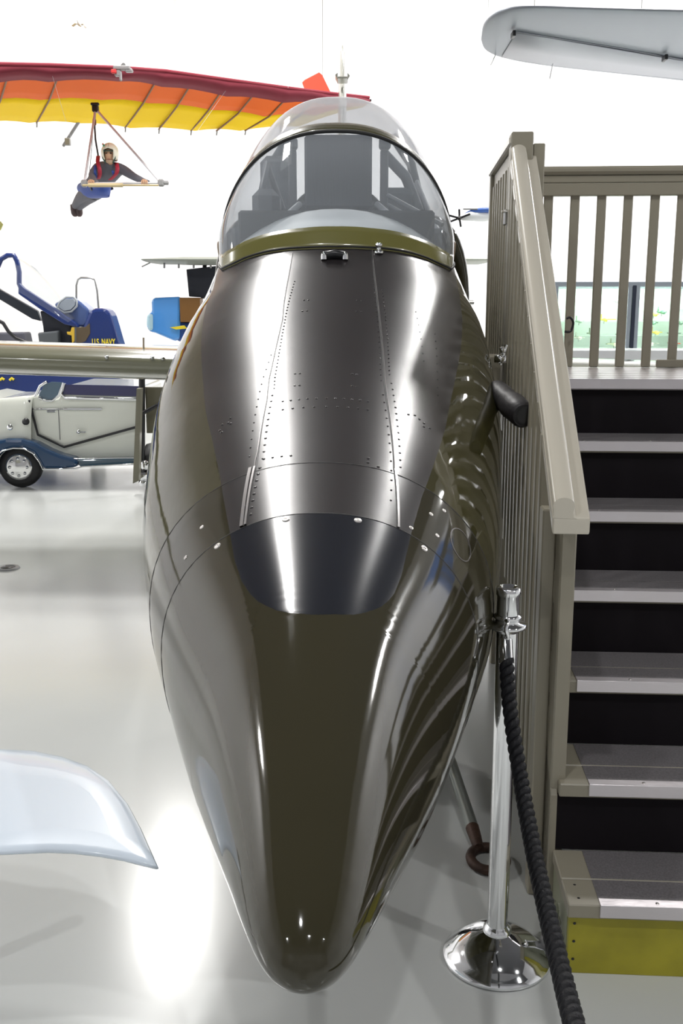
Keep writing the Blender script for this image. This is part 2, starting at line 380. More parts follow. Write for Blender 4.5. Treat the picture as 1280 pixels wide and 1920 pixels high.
# round access panel on the right side, scoop and knob in front of the windshield
m = MB(); pts = [(2.222+.085*math.cos(a)*.6, .955+.105*math.sin(a)) for a in [2*PI*i/40 for i in range(41)]]
strip(pts, .0025, .0006, m); m.build('access_panel_rim', mat('worn_edge', (.16, .15, .15), .3, .6), jet)
sp = surf_pt(3.615, 0)
m = MB(); m.tube([sp+Vector((x, 0, z)) for x, z in ((-.036, .004), (-.03, .012), (0, .016), (.03, .012), (.036, .004))], [.010, .015, .016, .015, .010], 14); m.build('air_scoop', BLACK, jet)
for s in (-1, 1):
    m = MB(); m.lathe(sp+Vector((s*.037, -.006, .008)), [(0, .016), (.008, .013), (.011, .004), (.011, -.01)], 16); m.build('scoop_clip', CHROME, jet)
sp = surf_pt(3.69, .262)
m = MB(); m.lathe(sp, [(.017, -.003), (.017, .006), (.008, .009), (.008, .018), (.013, .022), (.013, .030), (.006, .034), (0, .034)], 18); m.build('vent_knob', CHROME, jet)

# ---- windshield and canopy
YB = 4.2
def arch(Y, hw, top, base, a, n=2.0):
    """a in -1..1 across the arch"""
    th = a*PI/2
    return Vector((cenx(Y)+math.copysign(hw*abs(math.sin(th))**(2/n), th), Y, base+(top-base)*abs(math.cos(th))**(2/n)))
BASEC = [(3.70, 0), (3.703, .10), (3.707, .19), (3.727, .36), (3.748, .52), (3.785, .76), (3.84, .90), (3.93, .98), (4.1, 1.06), (4.19, 1.078)]
def base_pt(a, d=0):
    t = abs(a)*(len(BASEC)-1); i = min(int(t), len(BASEC)-2); k = t-i
    return surf_pt(lerp(BASEC[i][0], BASEC[i+1][0], k), math.copysign(lerp(BASEC[i][1], BASEC[i+1][1], k), a), d)
def bow_pt(a):
    p = arch(YB-.0, .472, 2.350, 1.835, a, 2.3); return p
def ws(a, t, d=0):
    p0 = base_pt(a); p1 = bow_pt(a*.985)
    p = p0.lerp(p1, t); out = Vector((math.sin(a*PI/2)*.15, -.45, .50)); return p+out*(.055*math.sin(PI*t)+d)
NA = 48
As = [-1+2*i/NA for i in range(NA+1)]
def wsband(name, t0, t1, d, mat_, nt=6, solid=.006):
    return MB().grid([[ws(a, lerp(t0, t1, i/nt), d) for a in As] for i in range(nt+1)]).build(name, mat_, jet, solid=solid)
FRAMEO = mat('frame_olive', (.17, .16, .045), .25, coat=.7)
FRAMED = mat('frame_olive_dark', (.085, .08, .04), .25, coat=.7)
wsband('windshield_base_frame', -.01, .135, .006, FRAMEO, 4)
wsband('windshield_glass', .12, 1.0, 0, WSG, 16, 0)
m = MB(); m.tube([base_pt(a, .004) for a in As], .0045, 8); m.build('windshield_seal', SEAM, jet)
m = MB(); m.tube([bow_pt(a)+Vector((0, -.004, .002)) for a in As], .0075, 8); m.build('bow_seal', SEAM, jet)
def cano(Y, a, d=0):
    hw = pchip([4.2, 4.28, 4.6, 5.0, 5.4, 5.72], [.474, .476, .475, .46, .42, .30], Y)+d
    top = pchip([4.2, 4.28, 4.6, 4.9, 5.3, 5.72], [2.352, 2.395, 2.535, 2.615, 2.56, 2.26], Y)+d
    n = interp([4.2, 4.6], [2.3, 2.4], Y)
    return arch(Y, hw, top, 1.815, a, n)
def cband(name, y0, y1, d, mt, ny, solid=.006, ar=As):
    return MB().grid([[cano(lerp(y0, y1, i/ny), a, d) for a in ar] for i in range(ny+1)]).build(name, mt, jet, solid=solid)
cband('canopy_bow_frame', 4.205, 4.275, .006, FRAMED, 3, .012)
cband('canopy_glass', 4.27, 5.72, 0, CANOPYG, 26, 0)
cband('canopy_aft_frame', 5.64, 5.72, .005, OLIVE, 4, .01)
for s in (-1, 1):
    m = MB(); m.tube([cano(lerp(4.2, 5.7, i/16), s*.985, .006)+Vector((0, 0, .0)) for i in range(17)], .009, 8); m.build('canopy_sill', FRAMEO if s < 0 else OLIVE, jet)
# windshield side post hint
for s in (-1, 1):
    m = MB(); m.tube([ws(s*.93, t, .002) for t in [i/10 for i in range(11)]], .006, 6); m.build('side_post', mat('post_tan', (.30, .22, .15), .4), jet)
# ---- cockpit inside
m = MB(); rows = []
for i in range(13):
    Y = lerp(3.715, 4.10, i/12); hw = interp([3.7, 3.75, 3.85, 4.1], [.06, .22, .36, .42], Y); zt = interp([3.7, 3.85, 4.1], [1.86, 1.955, 2.045], Y)
    rows.append([Vector((cenx(Y)+hw*x, Y, zt-.16*abs(x)**2.2)) for x in [-1+2*j/14 for j in range(15)]])
m.grid(rows); m.build('glare_shield', DASH, jet, solid=.02)
m = MB(); m.box((cenx(4.12), 4.115, 1.86), (.78, .03, .36), bev=.01); m.build('instrument_panel', DARK, jet)
c0 = P(634, 325, 4.45)
m = MB(); m.box((c0.x, 4.45, c0.z), (.285, .10, .30), bev=.012); m.build('headrest', SEATG, jet)
m = MB(); m.box((c0.x, 4.62, c0.z-.5), (.42, .14, .80), bev=.02); m.box((c0.x, 4.50, 1.45), (.44, .40, .12), bev=.02); m.build('ejection_seat', DARK, jet)
for s in (-1, 1):
    m = MB(); m.box((c0.x+s*.20, 4.56, c0.z-.12), (.035, .06, .46), bev=.006); m.box((c0.x+s*.20, 4.52, c0.z+.13), (.05, .05, .05), bev=.01)
    m.build('seat_rail', mat('rail_grey', (.16, .17, .19), .4), jet)
    m = MB(); m.tube([(c0.x+s*.165, 4.42, c0.z-.13), (c0.x+s*.23, 4.3, c0.z-.2), (c0.x+s*.36, 4.12, c0.z-.34)], .014, 8); m.build('seat_strap', mat('strap_grey', (.45, .47, .5), .5), jet)
    m = MB(); m.box((cenx(4.7)+s*.39, 4.75, 1.90), (.12, 1.1, .16), bev=.02); m.build('side_console', mat('console_grey', (.11, .12, .14), .5), jet)
    m = MB(); m.tube([(s*.40, 4.95, 1.85), (s*.385, 4.95, 2.12), (s*.33, 4.95, 2.33), (s*.24, 4.95, 2.46)], .022, 8); m.build('canopy_brace', mat('console_grey', (.11, .12, .14), .5), jet)
    m = MB(); m.tube([(s*.43, 4.3, 1.93), (s*.42, 4.75, 2.05), (s*.30, 5.1, 2.42)], .013, 8); m.build('canopy_strut', mat('strap_grey', (.45, .47, .5), .5), jet)
m = MB(); m.box((.0, 5.25, 1.90), (.78, .5, .25), bev=.03); m.box((.0, 5.05, 2.04), (.30, .10, .16), bev=.03); m.build('rear_bulkhead', mat('bulkhead_grey', (.14, .15, .17), .55), jet)
EQ = mat('equipment_grey', (.10, .11, .13), .5, var=.4, vscale=9)
m = MB(); m.box((-.30, 4.85, 2.14), (.15, .12, .42), bev=.03); m.build('seat_side_box', EQ, jet)
m = MB(); m.box((-.33, 4.60, 2.02), (.12, .2, .30), bev=.03); m.tube([(-.27, 4.7, 2.1), (-.33, 4.6, 2.28), (-.36, 4.55, 2.1)], .018, 8); m.build('seat_side_box', EQ, jet)
m = MB(); m.box((.27, 4.85, 2.08), (.17, .12, .26), bev=.03); m.tube([(.20, 4.85, 2.36), (.30, 4.85, 2.26), (.36, 4.8, 2.1)], .025, 8); m.build('seat_side_box', EQ, jet)
for k in range(3):
    m = MB(); m.tube([(.20, 4.5-.04*k, 2.14-.045*k), (.42, 4.3-.04*k, 2.0-.045*k)], .010, 6); m.build('control_cable', mat('cable_pale', (.35, .37, .4), .4), jet)
m = MB(); m.box((0, 4.7, 1.2), (.9, 1.9, .04)); m.build('cockpit_floor', DARK, jet)

# ---- intakes, wings, fin, gear
for s in (-1, 1):
    m = MB(); rows = []
    for (Y, g) in ((5.75, .93), (5.76, .97), (5.8, 1.0), (6.2, 1.02), (7.0, 1.0), (8.2, .8)):
        rows.append([Vector((s*(.47+.26*g*math.sin(a)**.8), Y, 1.62+.56*g*math.copysign(abs(math.cos(a))**.8, math.cos(a)))) for a in [PI*i/20 for i in range(21)]])
    m.grid(rows); m.grid([[v for v in rows[0]], [Vector((s*.46+(v.x-s*.46)*.86, 5.78, 1.62+(v.z-1.62)*.88)) for v in rows[0]], [Vector((s*.46+(v.x-s*.46)*.8, 6.2, 1.62+(v.z-1.62)*.8)) for v in rows[0]]])
    m.build('air_intake', OLIVE, jet, solid=.01)
def foil(chord, thick, n=18):
    pts = []
    for i in range(n):
        t = i/(n-1); x = .5*(1-math.cos(PI*t)); y = 5*thick*(.2969*x**.5-.126*x-.3516*x*x+.2843*x**3-.1036*x**4); pts.append((x*chord, y))
    return [(x, y) for x, y in pts]+[(x, -y) for x, y in pts[-2:0:-1]]
WINGM = mat('wing_olive', (.20, .20, .135), .2, coat=.8, bump=.05, bscale=3)
for s in (-1, 1):
    m = MB(); rows = []
    for k in range(7):
        t = k/6; X = s*lerp(.55, 4.4, t); yle = lerp(6.1, 6.3, t); ch = lerp(1.45, 1.2, t); z = 1.32-.030*(X+1.06)
        rows.append([Vector((X, yle+x, z+y)) for x, y in foil(ch, lerp(.22, .20, t))])
    m.grid(rows, closed=True); m.add(rows[-1], [list(range(len(rows[-1])))])
    m.build('wing', WINGM, jet)
# landing light specks on the wing root
for px, py in ((200, 670), (285, 671), (305, 673)):
    q = P(px, py, 6.15)
    m = MB(); m.lathe(q, [(0, .02), (.012, .012), (.015, -.01)], 10, (0, -1, .2)); m.build('rivet_head', CHROME, jet)
m = MB()
fin = [(11.8, 4.42, .030), (11.85, 4.52, .020), (12.1, 4.55, .012)]
rows = []
for z, y0, ch, th in ((1.9, 9.4, 2.6, .17), (3.0, 10.4, 1.9, .11), (4.2, 11.3, 1.3, .080), (4.42, 11.5, 1.1, .06), (4.5, 11.65, .8, .03)):
    rows.append([Vector((.01+yv, y0+x, z)) for x, yv in [(x, y*th/.5) for x, y in foil(ch, .5/ch*ch*1.0)]])
m.grid(rows, closed=True); m.add(rows[-1], [list(range(len(rows[-1])))])
m.build('tail_fin', mat('fin_grey', (.30, .30, .26), .3, coat=.5), jet)
m = MB(); q = P(642, 150, 11.0)
m.box(q, (.11, .25, .02), bev=.006); m.prism([q+Vector((-.075, 0, .03)), q+Vector((-.05, 0, .05)), q+Vector((-.05, 0, -.02))], (0, .2, 0)); m.prism([q+Vector((.075, 0, .02)), q+Vector((.05, 0, .05)), q+Vector((.05, 0, -.02))], (0, .2, 0)); m.build('fin_fairing', mat('fin_grey', (.30, .30, .26), .3, coat=.5), jet)
for s in (-1, 1):
    m = MB(); rows = []
    for k in range(3):
        t = k/2; rows.append([Vector((s*lerp(.25, 1.5, t), 11.0+.5*t+x, 1.75+y)) for x, y in foil(lerp(1.2, .7, t), .06)])
    m.grid(rows, closed=True); m.build('tailplane', OLIVE, jet)
# main gear, left leg in view
for s in (-1, 1):
    def G(px, py, Y):
        v = P(px, py, Y); return Vector((v.x if s < 0 else -v.x, v.y, v.z))
    m = MB(); m.prism([G(258, 728, 9.0), (G(266, 728, 9.0)), G(262, 900, 9.0), G(251, 905, 9.0)], (0, .10, 0)); m.build('gear_door', mat('door_olive', (.20, .19, .14), .35), jet)
    m = MB(); m.tube([G(266, 700, 9.25), G(266, 905, 9.25)], .03, 12); m.build('gear_strut', BLACK, jet)
    m = MB(); m.tube([G(267, 775, 9.2), G(300, 757, 9.2)], .018, 8); m.build('drag_brace', BLACK, jet)
    m = MB(); a = G(272, 725, 9.3); b = G(310, 812, 9.3); m.box((a+b)/2, (abs(b.x-a.x), .03, a.z-b.z), bev=.005); m.build('inner_gear_door', mat('door_olive2', (.13, .12, .075), .35, coat=.4), jet)
    c = G(292, 880, 9.45); c.z = .21
    m = MB(); m.lathe(c+Vector((-.09, 0, 0)), [(.08, 0), (.12, .0), (.2, .01), (.21, .05), (.21, .13), (.2, .17), (.12, .18), (.08, .18)], 28, (1, 0, 0)); m.build('wheel', RUBBER, jet)
    m = MB(); m.tube([G(266, 880, 9.25), c], .025, 8); m.box(G(270, 893, 9.15), (.09, .09, .08), bev=.02); m.build('axle', CHROME, jet)
    m = MB(); m.lathe(G(272, 872, 9.15), [(0, -.03), (.04, -.03), (.045, 0), (.04, .03), (0, .03)], 16, (0, 1, 0)); m.lathe(G(268, 906, 9.15), [(0, -.03), (.03, -.03), (.03, .03), (0, .03)], 12, (0, 1, 0)); m.build('brake_fitting', CHROME, jet)
# nose gear
m = MB(); m.tube([(0, 3.55, .65), (0, 3.5, .22)], .045, 14); m.build('nose_gear_strut', STEEL, jet)
m = MB(); m.lathe((-.06, 3.5, .2), [(.05, 0), (.1, 0), (.18, .01), (.2, .04), (.2, .08), (.18, .11), (.1, .12), (.05, .12)], 28, (1, 0, 0)); m.build('nose_wheel', RUBBER, jet)
# padded probe on the right side
a = fus(3.25, 1.35); b = P(982, 779, 2.98)
m = MB(); m.tube([a.lerp(b, t)+Vector((0, 0, .0)) for t in (0, .25, .45, .6, .8, .97, 1)], [.040, .041, .037, .043, .041, .041, .034], 20); m.build('padded_probe', mat('foam_pad', (.02, .018, .02), .5, bump=.5, bscale=22, bdist=.006, stretch=(1, 1, 1)), jet)
d = (b-a).normalized()
m = MB(); m.lathe(b, [(.034, -.002), (.028, .002), (.02, .001), (0, .001)], 20, d); m.build('probe_tip', BLACK, jet)

# ------------------------------------------------------------------ tow bar lying under the nose
tb = thing('tow_bar', 'grey tow bar lying on floor with rusty ring eye behind chrome post', 'tow bar', PF(905, 1605))
rc = PF(915, 1610, .016)
m = MB(); m.tube([rc+Vector((.053*math.cos(a), .066*math.sin(a), 0)) for a in [2*PI*i/36 for i in range(36)]], .0155, 10, closed=True); m.build('ring_eye', RUST, tb)
p1 = rc+Vector((-.022, .07, .006)); p3 = P(852, 1452, 3.22); p2 = p1.lerp(p3, .22)
m = MB(); m.tube([p1+Vector((0, -.02, 0)), p1.lerp(p2, .5), p2], [.016, .020, .022], 12); m.build('eye_shank', RUST, tb)
p4 = p2+(p3-p2)*1.7
m = MB(); m.tube([p2, p4], .021, 16); m.build('bar', mat('bar_grey', (.42, .45, .42), .3, .7), tb)
m = MB()
for k in (.35, .42): m.lathe(p2.lerp(p3, k)+Vector((.006, -.018, .006)), [(.008, 0), (.008, .006), (0, .008)], 8, (.2, -.8, .5))
m.build('bolt', BLACK, tb)

# ------------------------------------------------------------------ chrome post and rope
pb = Vector((.402, 2.31, 0))
st = thing('barrier_post', 'chrome barrier post with domed base beside the jet nose', 'post', pb)
m = MB(); m.lathe(pb, [(0, 0), (.134, 0), (.139, .005), (.137, .012), (.128, .018), (.118, .030), (.095, .050), (.065, .066), (.045, .073), (.034, .078)], 56); m.build('base', CHROME, st)
m = MB(); m.lathe(pb, [(.036, .076), (.036, .086), (.030, .092), (.026, .098)], 36); m.build('base_collar', CHROME, st)
m = MB(); m.lathe(pb, [(.0265, .095), (.0265, .91)], 36); m.build('pole', CHROME, st)
m = MB(); m.lathe(pb, [(.027, .885), (.031, .887), (.031, .893), (.045, .896), (.047, .901), (.045, .906), (.030, .909), (.030, .918), (.034, .920), (.034, .926), (.028, .93)], 36); m.build('rope_ring', CHROME, st)
m = MB(); m.lathe(pb, [(.0275, .928), (.0275, .975), (.030, .978), (.030, .992), (.026, .998), (.020, .998), (.018, .990), (.0, .990)], 36); m.build('cap', CHROME, st)
rp = thing('barrier_rope', 'thick twisted black rope hooked to the chrome post', 'rope', pb+Vector((.03, -.03, .85)))
def PZ(px, py, zc):
    u = (px-640)/F*zc; v = -(py-960)/F*zc
    return Vector((u, zc*math.cos(PITCH)+v*math.sin(PITCH), EYE-zc*math.sin(PITCH)+v*math.cos(PITCH)))
ctrl = [PZ(949, 1236, 2.35), PZ(956, 1330, 2.29), PZ(974, 1450, 2.2), PZ(1001, 1600, 2.0), PZ(1037, 1760, 1.75), PZ(1080, 1935, 1.5), PZ(1150, 2180, 1.2)]
def cat(c, t):
    n = len(c)-1; x = t*n; i = min(int(x), n-1); k = x-i
    a, b, cc, d = c[max(i-1, 0)], c[i], c[i+1], c[min(i+2, n)]
    return .5*((2*b)+(cc-a)*k+(2*a-5*b+4*cc-d)*k*k+(3*b-a-3*cc+d)*k**3)
path = [cat(ctrl, i/640) for i in range(641)]
seg = 0; acc = [0]
for i in range(1, len(path)): acc.append(acc[-1]+(path[i]-path[i-1]).length)
for k in range(2):
    pts = []
    for i in range(0, len(path)):
        t = (path[min(i+1, len(path)-1)]-path[max(i-1, 0)]).normalized(); u = t.cross(Vector((0, 1, 0))).normalized(); v = t.cross(u)
        ph = 2*PI*acc[i]/.043+2*PI*k/2
        pts.append(path[i]+.0078*(math.cos(ph)*u+math.sin(ph)*v))
    MB().tube(pts, .0105, 10).build('strand', ROPE, rp)
h0 = PZ(947, 1200, 2.36)
t = (ctrl[0]-h0).normalized()
m = MB(); m.lathe(ctrl[0]-t*.052, [(.0, 0), (.010, 0), (.0165, .006), (.0165, .052), (.018, .054), (.018, .062), (.014, .062)], 24, t); m.build('end_cap', CHROME, rp)
hk = [h0+Vector((.0, -.005, -.012)), h0+Vector((.004, -.012, .01)), h0+Vector((-.002, -.014, .03)), h0+Vector((.004, -.004, .045)), h0+Vector((.002, .010, .045))]
m = MB(); m.tube([cat(hk, i/24) for i in range(25)], .0045, 8); m.build('hook', CHROME, rp)

# ------------------------------------------------------------------ staircase
AL_ = math.radians(3.4); OX, OY = .564, 2.235; RH = .20; TD = .247
def Sx(u, v, h): return Vector((OX+u*math.cos(AL_)+v*math.sin(AL_), OY-u*math.sin(AL_)+v*math.cos(AL_), h))
RS = Matrix.Rotation(-AL_, 3, 'Z')
def sbox(mb, u0, u1, v0, v1, h0, h1, bev=.003, mi=0):
    mb.box(Sx((u0+u1)/2, (v0+v1)/2, (h0+h1)/2), (u1-u0, v1-v0, h1-h0), mi, RS, bev); return mb
stair = thing('staircase', 'khaki wooden stairs with black risers and grey anti-slip treads beside the jet', 'stairs', Sx(0, 0, 0))
U1 = 1.30
for i in range(6):
    v0 = i*TD; h = (i+1)*RH
    u0 = .0 if i == 0 else .008
    # two boards per tread, each with grit mat; front one carries the nosing
    m = MB(); sbox(m, u0, U1, v0, v0+.115, h-.038, h); b1 = m.build('tread', BEIGE, stair)
    m = MB(); sbox(m, u0, U1, v0+.120, v0+.262, h-.038, h-.001); b2 = m.build('tread', BEIGE, stair)
    m = MB(); sbox(m, u0+.078, U1-.05, v0+.028, v0+.113, h-.001, h+.0018, .0005); m.build('anti_slip_mat', MAT_GR, b1)
    m = MB(); sbox(m, u0+.078, U1-.05, v0+.123, v0+.258, h-.001, h+.0008, .0005); m.build('anti_slip_mat', MAT_GR, b2)
    m = MB(); sbox(m, u0+.078, U1-.05, v0-.0025, v0+.028, h-.001, h+.0032, .001); sbox(m, u0+.078, U1-.05, v0-.004, v0, h-.032, h+.0032, .001); nz = m.build('nosing_strip', ALU, b1)
    m = MB(); sbox(m, u0, U1, v0+.264, v0+.280, h, h+RH-.040, 0) if i < 6 else None
    m.build('riser', RISER, stair)
# screws in the nosings
m = MB()
for i in range(6):
    for u in (.22, .45, .68, .9, 1.1): m.lathe(Sx(u+.02*math.sin(i*7), i*TD+.012, (i+1)*RH+.003), [(.005, 0), (.004, .0015), (0, .002)], 8)
stuff(m.build('nosing_screws', SCREW, stair))
# bottom step box
m = MB(); sbox(m, .006, U1-.01, .014, .034, .0, RH-.039, .001); m.build('front_board', YELLOWP, stair)
m = MB(); sbox(m, .004, .024, .034, .26, .0, RH-.039, .001); m.build('side_board', mat('khaki_green', (.27, .28, .19), .35), stair)
m = MB()
for hh in (.04, .09, .14): m.lathe(Sx(.02, .013, hh), [(.004, 0), (0, .0015)], 8, (-.07, -1, 0))
for vv in (.03, .09): m.lathe(Sx(.03, vv, RH), [(.004, 0), (0, .0015)], 8)
stuff(m.build('nails', BLACK, stair))
# stringer (sloping side board), newel, handrail, balusters
def SP(name, poly, u0, u1, mt, par=None, bevel=.002):
    m = MB(); a = [Sx(u0, v, h) for v, h in poly]; b = [Sx(u1, v, h) for v, h in poly]; n = len(poly)
    m.add(a+b, [list(range(n)), list(range(n, 2*n))[::-1]]+[(i, (i+1) % n, n+(i+1) % n, n+i) for i in range(n)])
    return m.build(name, mt, par or stair, bevel=bevel)
SP('stringer', [(.26, 0), (.36, .0), (1.52, .93), (1.52, 1.36), (.26, .36)], -.012, .006, BEIGE)
SP('stringer', [(.02, 0), (.36, .0), (1.52, .93), (1.52, 1.36), (.02, .16)], U1+.001, U1+.02, BEIGE)
m = MB(); sbox(m, -.012, .028, .275, .365, 0, 1.13, .004); m.build('newel_post', BEIGE, stair)
m = MB(); sbox(m, -.050, -.013, .355, .42, 0, 1.13, .004); m.build('newel_post', BEIGE, stair)
rs = RH/TD
def railh(v): return 1.205+(v-.22)*rs*.985
def railseg(name, u0, u1, d0, d1, mt, v0=.20, v1=1.53):
    return SP(name, [(v0, railh(v0)+d0), (v1, railh(v1)+d0), (v1, railh(v1)+d1), (v0, railh(v0)+d1)], u0, u1, mt, bevel=.004)
railseg('handrail_board', -.048, .045, -.092, -.050, BEIGE_L)
m = MB(); n = 14
prof = [(-.046, -.05), (-.046, -.03)]+[(-.021+.027*math.cos(a), -.018+.020*math.sin(a)) for a in [PI-PI*i/n for i in range(n+1)]]+[(.002, -.034), (.004, -.048), (.016, -.052)]
rows = [[Sx(u, v, railh(v)+d) for u, d in prof] for v in (.20, .22, 1.0, 1.53)]
m.grid(rows, smooth=True); m.add(rows[0], [list(range(len(prof)))]); m.add(rows[-1], [list(range(len(prof)))]); m.build('handrail_grip', BEIGE_L, stair)
k = 0; v = .455
while v < 1.46:
    low = max(.0, RH+v*rs-.46-.02*(k % 3)); top = railh(v)-.07
    m = MB(); sbox(m, -.050, -.013, v-.018, v+.018, low, top, .004); m.build('baluster', BEIGE, stair); v += .098; k += 1
# chrome caster left of the bottom step
cs = Sx(-.022, .10, 0)
cst = thing('caster', 'small chrome caster at the foot of the stairs, left of yellow step', 'caster', cs)
m = MB(); m.lathe(cs+Vector((-.0, -.012, .028)), [(.006, 0), (.026, .001), (.028, .006), (.028, .018), (.026, .023), (.006, .024)], 22, (0, 1, 0)); m.build('wheel', GREYM, cst)
m = MB(); m.box(cs+Vector((0, -.018, .055)), (.03, .006, .07), bev=.004); m.box(cs+Vector((0, .018, .055)), (.03, .006, .07), bev=.004); m.box(cs+Vector((0, 0, .095)), (.04, .05, .014), bev=.004); m.lathe(cs+Vector((0, 0, .10)), [(.016, 0), (.018, .02), (.014, .04), (.006, .048), (0, .048)], 16); m.build('bracket', CHROME, cst)

# ------------------------------------------------------------------ platform at the top
DH = 7*RH; V0 = 6*TD; V1 = V0+.90
plat = thing('viewing_platform', 'khaki timber viewing platform with baluster railings at top of the stairs', 'platform', Sx(.6, V0+.4, 0))
vb = V0
for k in range(7):
    m = MB(); sbox(m, -.01, U1+.9, vb, vb+.118, DH-.038, DH, .003); b = m.build('deck_board', mat('deck_grey', (.36, .33, .32), .3, bump=.1, bscale=9, stretch=(1, 8, 1)), plat); vb += .125
m = MB(); sbox(m, .0, U1-.05, V0-.004, V0+.03, DH-.034, DH+.003, .001); m.build('nosing_strip', ALU, plat)
m = MB(); sbox(m, -.01, U1+.9, V0+.018, V0+.05, DH-.10, DH-.04, .002); m.build('deck_beam', BEIGE, plat)
m = MB(); sbox(m, -.01, .03, V0, V1, DH-.24, DH-.039, .002); m.build('deck_beam', BEIGE, plat)
for (u, v) in ((.01, V0+.06), (.01, V1-.06), (U1+.8, V0+.06), (U1+.8, V1-.06), (U1-.03, V0+.06)):
    m = MB(); sbox(m, u, u+.08, v-.04, v+.04, 0, DH-.05, .004); m.build('support_post', BEIGE, plat)
m = MB(); sbox(m, 0.1, U1+.7, V1-.05, V1-.02, 0, DH-.05, .0); m.build('back_skirt', RISER, plat)
# back railing
RT = 2.262
VB = V1-.065
m = MB(); sbox(m, .02, U1+.9, VB-.030, VB+.055, RT-.035, RT, .012); m.build('top_rail_cap', BEIGE, plat)
m = MB(); sbox(m, .02, U1+.9, VB-.012, VB+.022, RT-.068, RT-.036, .003); m.build('top_rail_board', BEIGE, plat)
m = MB(); sbox(m, .02, U1+.9, VB-.018, VB+.022, RT-.122, RT-.070, .003); m.build('top_rail_board', BEIGE, plat)
m = MB(); sbox(m, 1.16-.555, 2.1, VB-.014, VB+.02, DH+.001, DH+.035, .003)
mbot = None
for k in range(17):
    q = P(1024+48.6*k, 500, 4.53); u = (q.x-OX-(VB)*math.sin(AL_))/math.cos(AL_)
    if u > U1+.8: break
    m = MB(); sbox(m, u-.020, u+.020, VB+.000, VB+.018, DH+.001, RT-.10, .004); m.build('baluster', BEIGE, plat)
q = P(1245, 500, 4.53); u = (q.x-OX-VB*math.sin(AL_))/math.cos(AL_)
m = MB(); sbox(m, u-.02, U1+.8, VB-.018, VB+.0, DH+.001, DH+.036, .003); m.build('bottom_rail', BEIGE, plat)
# level side railing on the left
m = MB(); sbox(m, -.055, .032, V0+.03, V1, RT-.032, RT, .006); m.build('side_rail_cap', BEIGE_L, plat)
m = MB(); sbox(m, -.035, -.010, V0+.05, V1, RT-.11, RT-.034, .003); m.build('side_rail_board', BEIGE, plat)
m = MB(); sbox(m, -.048, .03, V0+.02, V0+.10, DH-.2, RT+.012, .004); m.build('newel_post', BEIGE, plat)
m = MB(); sbox(m, .032, .075, V0+.04, V0+.10, DH-.1, RT-.025, .004); m.build('newel_post', BEIGE, plat)
m = MB(); sbox(m, -.05, .0, V1-.06, V1, .6, RT-.03, .004); m.build('corner_post', BEIGE, plat)
v = V0+.16
while v < V1-.09:
    m = MB(); sbox(m, -.045, -.012, v-.016, v+.016, DH-.16, RT-.09, .003); m.build('baluster', BEIGE, plat); v += .098
# small latch, carabiner, bolt on the posts
q = P(947, 408, 3.83)
lt = thing('gate_latch', 'small chrome latch screwed to the outer face of the upper stair post', 'latch', q)
m = MB(); m.box(q, (.012, .04, .055), bev=.003); m.box(q+Vector((.012, -.01, 0)), (.03, .012, .05), bev=.003); m.build('plate', STEEL, lt)
m = MB(); m.tube([q+Vector((-.02, -.03, .018)), q+Vector((.02, -.03, .018)), q+Vector((.024, -.03, -.02)), q+Vector((.0, -.03, -.028))], .005, 8); m.build('hasp', CHROME, lt)
q = P(1067, 609, 4.46)
cb = [q+Vector((x*.0024, 0, -z*.0024)) for x, z in ((-6, -11), (1, -13), (7, -4), (4, 10), (-2, 13), (-8, 12))]
tag(MB().tube([cat(cb, i/30) for i in range(31)], .0055, 8).build('carabiner', BLACK), 'black snap hook clipped to a platform baluster', 'snap hook')
q = P(938, 668, 3.55)
bt = thing('clamp_fitting', 'khaki bracket with chrome clamp bolts between jet side and stair balusters', 'clamp', q)
m = MB(); m.box(q+Vector((-.02, .06, -.05)), (.07, .05, .11), bev=.01); m.build('bracket', BEIGE, bt)
m = MB(); m.lathe(q+Vector((0, 0, -.01)), [(0, -.02), (.014, -.02), (.016, 0), (.014, .02), (0, .02)], 14, (1, -.3, 0)); m.lathe(q+Vector((.006, -.01, .022)), [(0, -.012), (.012, -.01), (.013, .004), (0, .012)], 14, (1, 0, .4)); m.tube([q+Vector((.0, 0, -.03)), q+Vector((.02, 0, .04))], .006, 8); m.build('clamp_bolt', CHROME, bt)

# ------------------------------------------------------------------ white wing panel in the left foreground
outl = [(-90, 1392), (0, 1405), (60, 1408), (115, 1419), (165, 1437), (205, 1465), (240, 1508), (265, 1555), (285, 1600), (298, 1629), (270, 1622), (235, 1613), (190, 1605), (140, 1599), (90, 1597), (40, 1599), (0, 1601), (-90, 1606)]
pts = [PF(x, y, .50) for x, y in outl]
wt = thing('wing_tip', 'white curved wing tip with pointed corner, low over the floor at left', 'wing tip', (pts[4].x-.1, pts[4].y, 0))
m = MB(); cx = sum((p for p in pts), Vector())/len(pts)
def ringo(k, z): return [cx.lerp(p, k)+Vector((0, 0, z)) for p in pts]
m.grid([ringo(.5, .012), ringo(.85, .010), ringo(.97, .005), ringo(1, 0), ringo(.97, -.006), ringo(.8, -.012)], closed=True)
m.add(ringo(.5, .012), [list(range(len(pts)))]); m.add(ringo(.8, -.012), [list(range(len(pts)))])
m.build('panel', mat('white_gloss_panel', (.74, .83, .93), .25, coat=.6), wt)
m = MB(); lp = PF(-60, 1500, .5); m.tube([(lp.x-.15, lp.y, .49), (lp.x-.15, lp.y, .01)], .025, 12); m.lathe((lp.x-.15, lp.y, 0), [(.12, 0), (.12, .01), (.03, .02)], 20); m.build('support_stand', STEEL, wt)

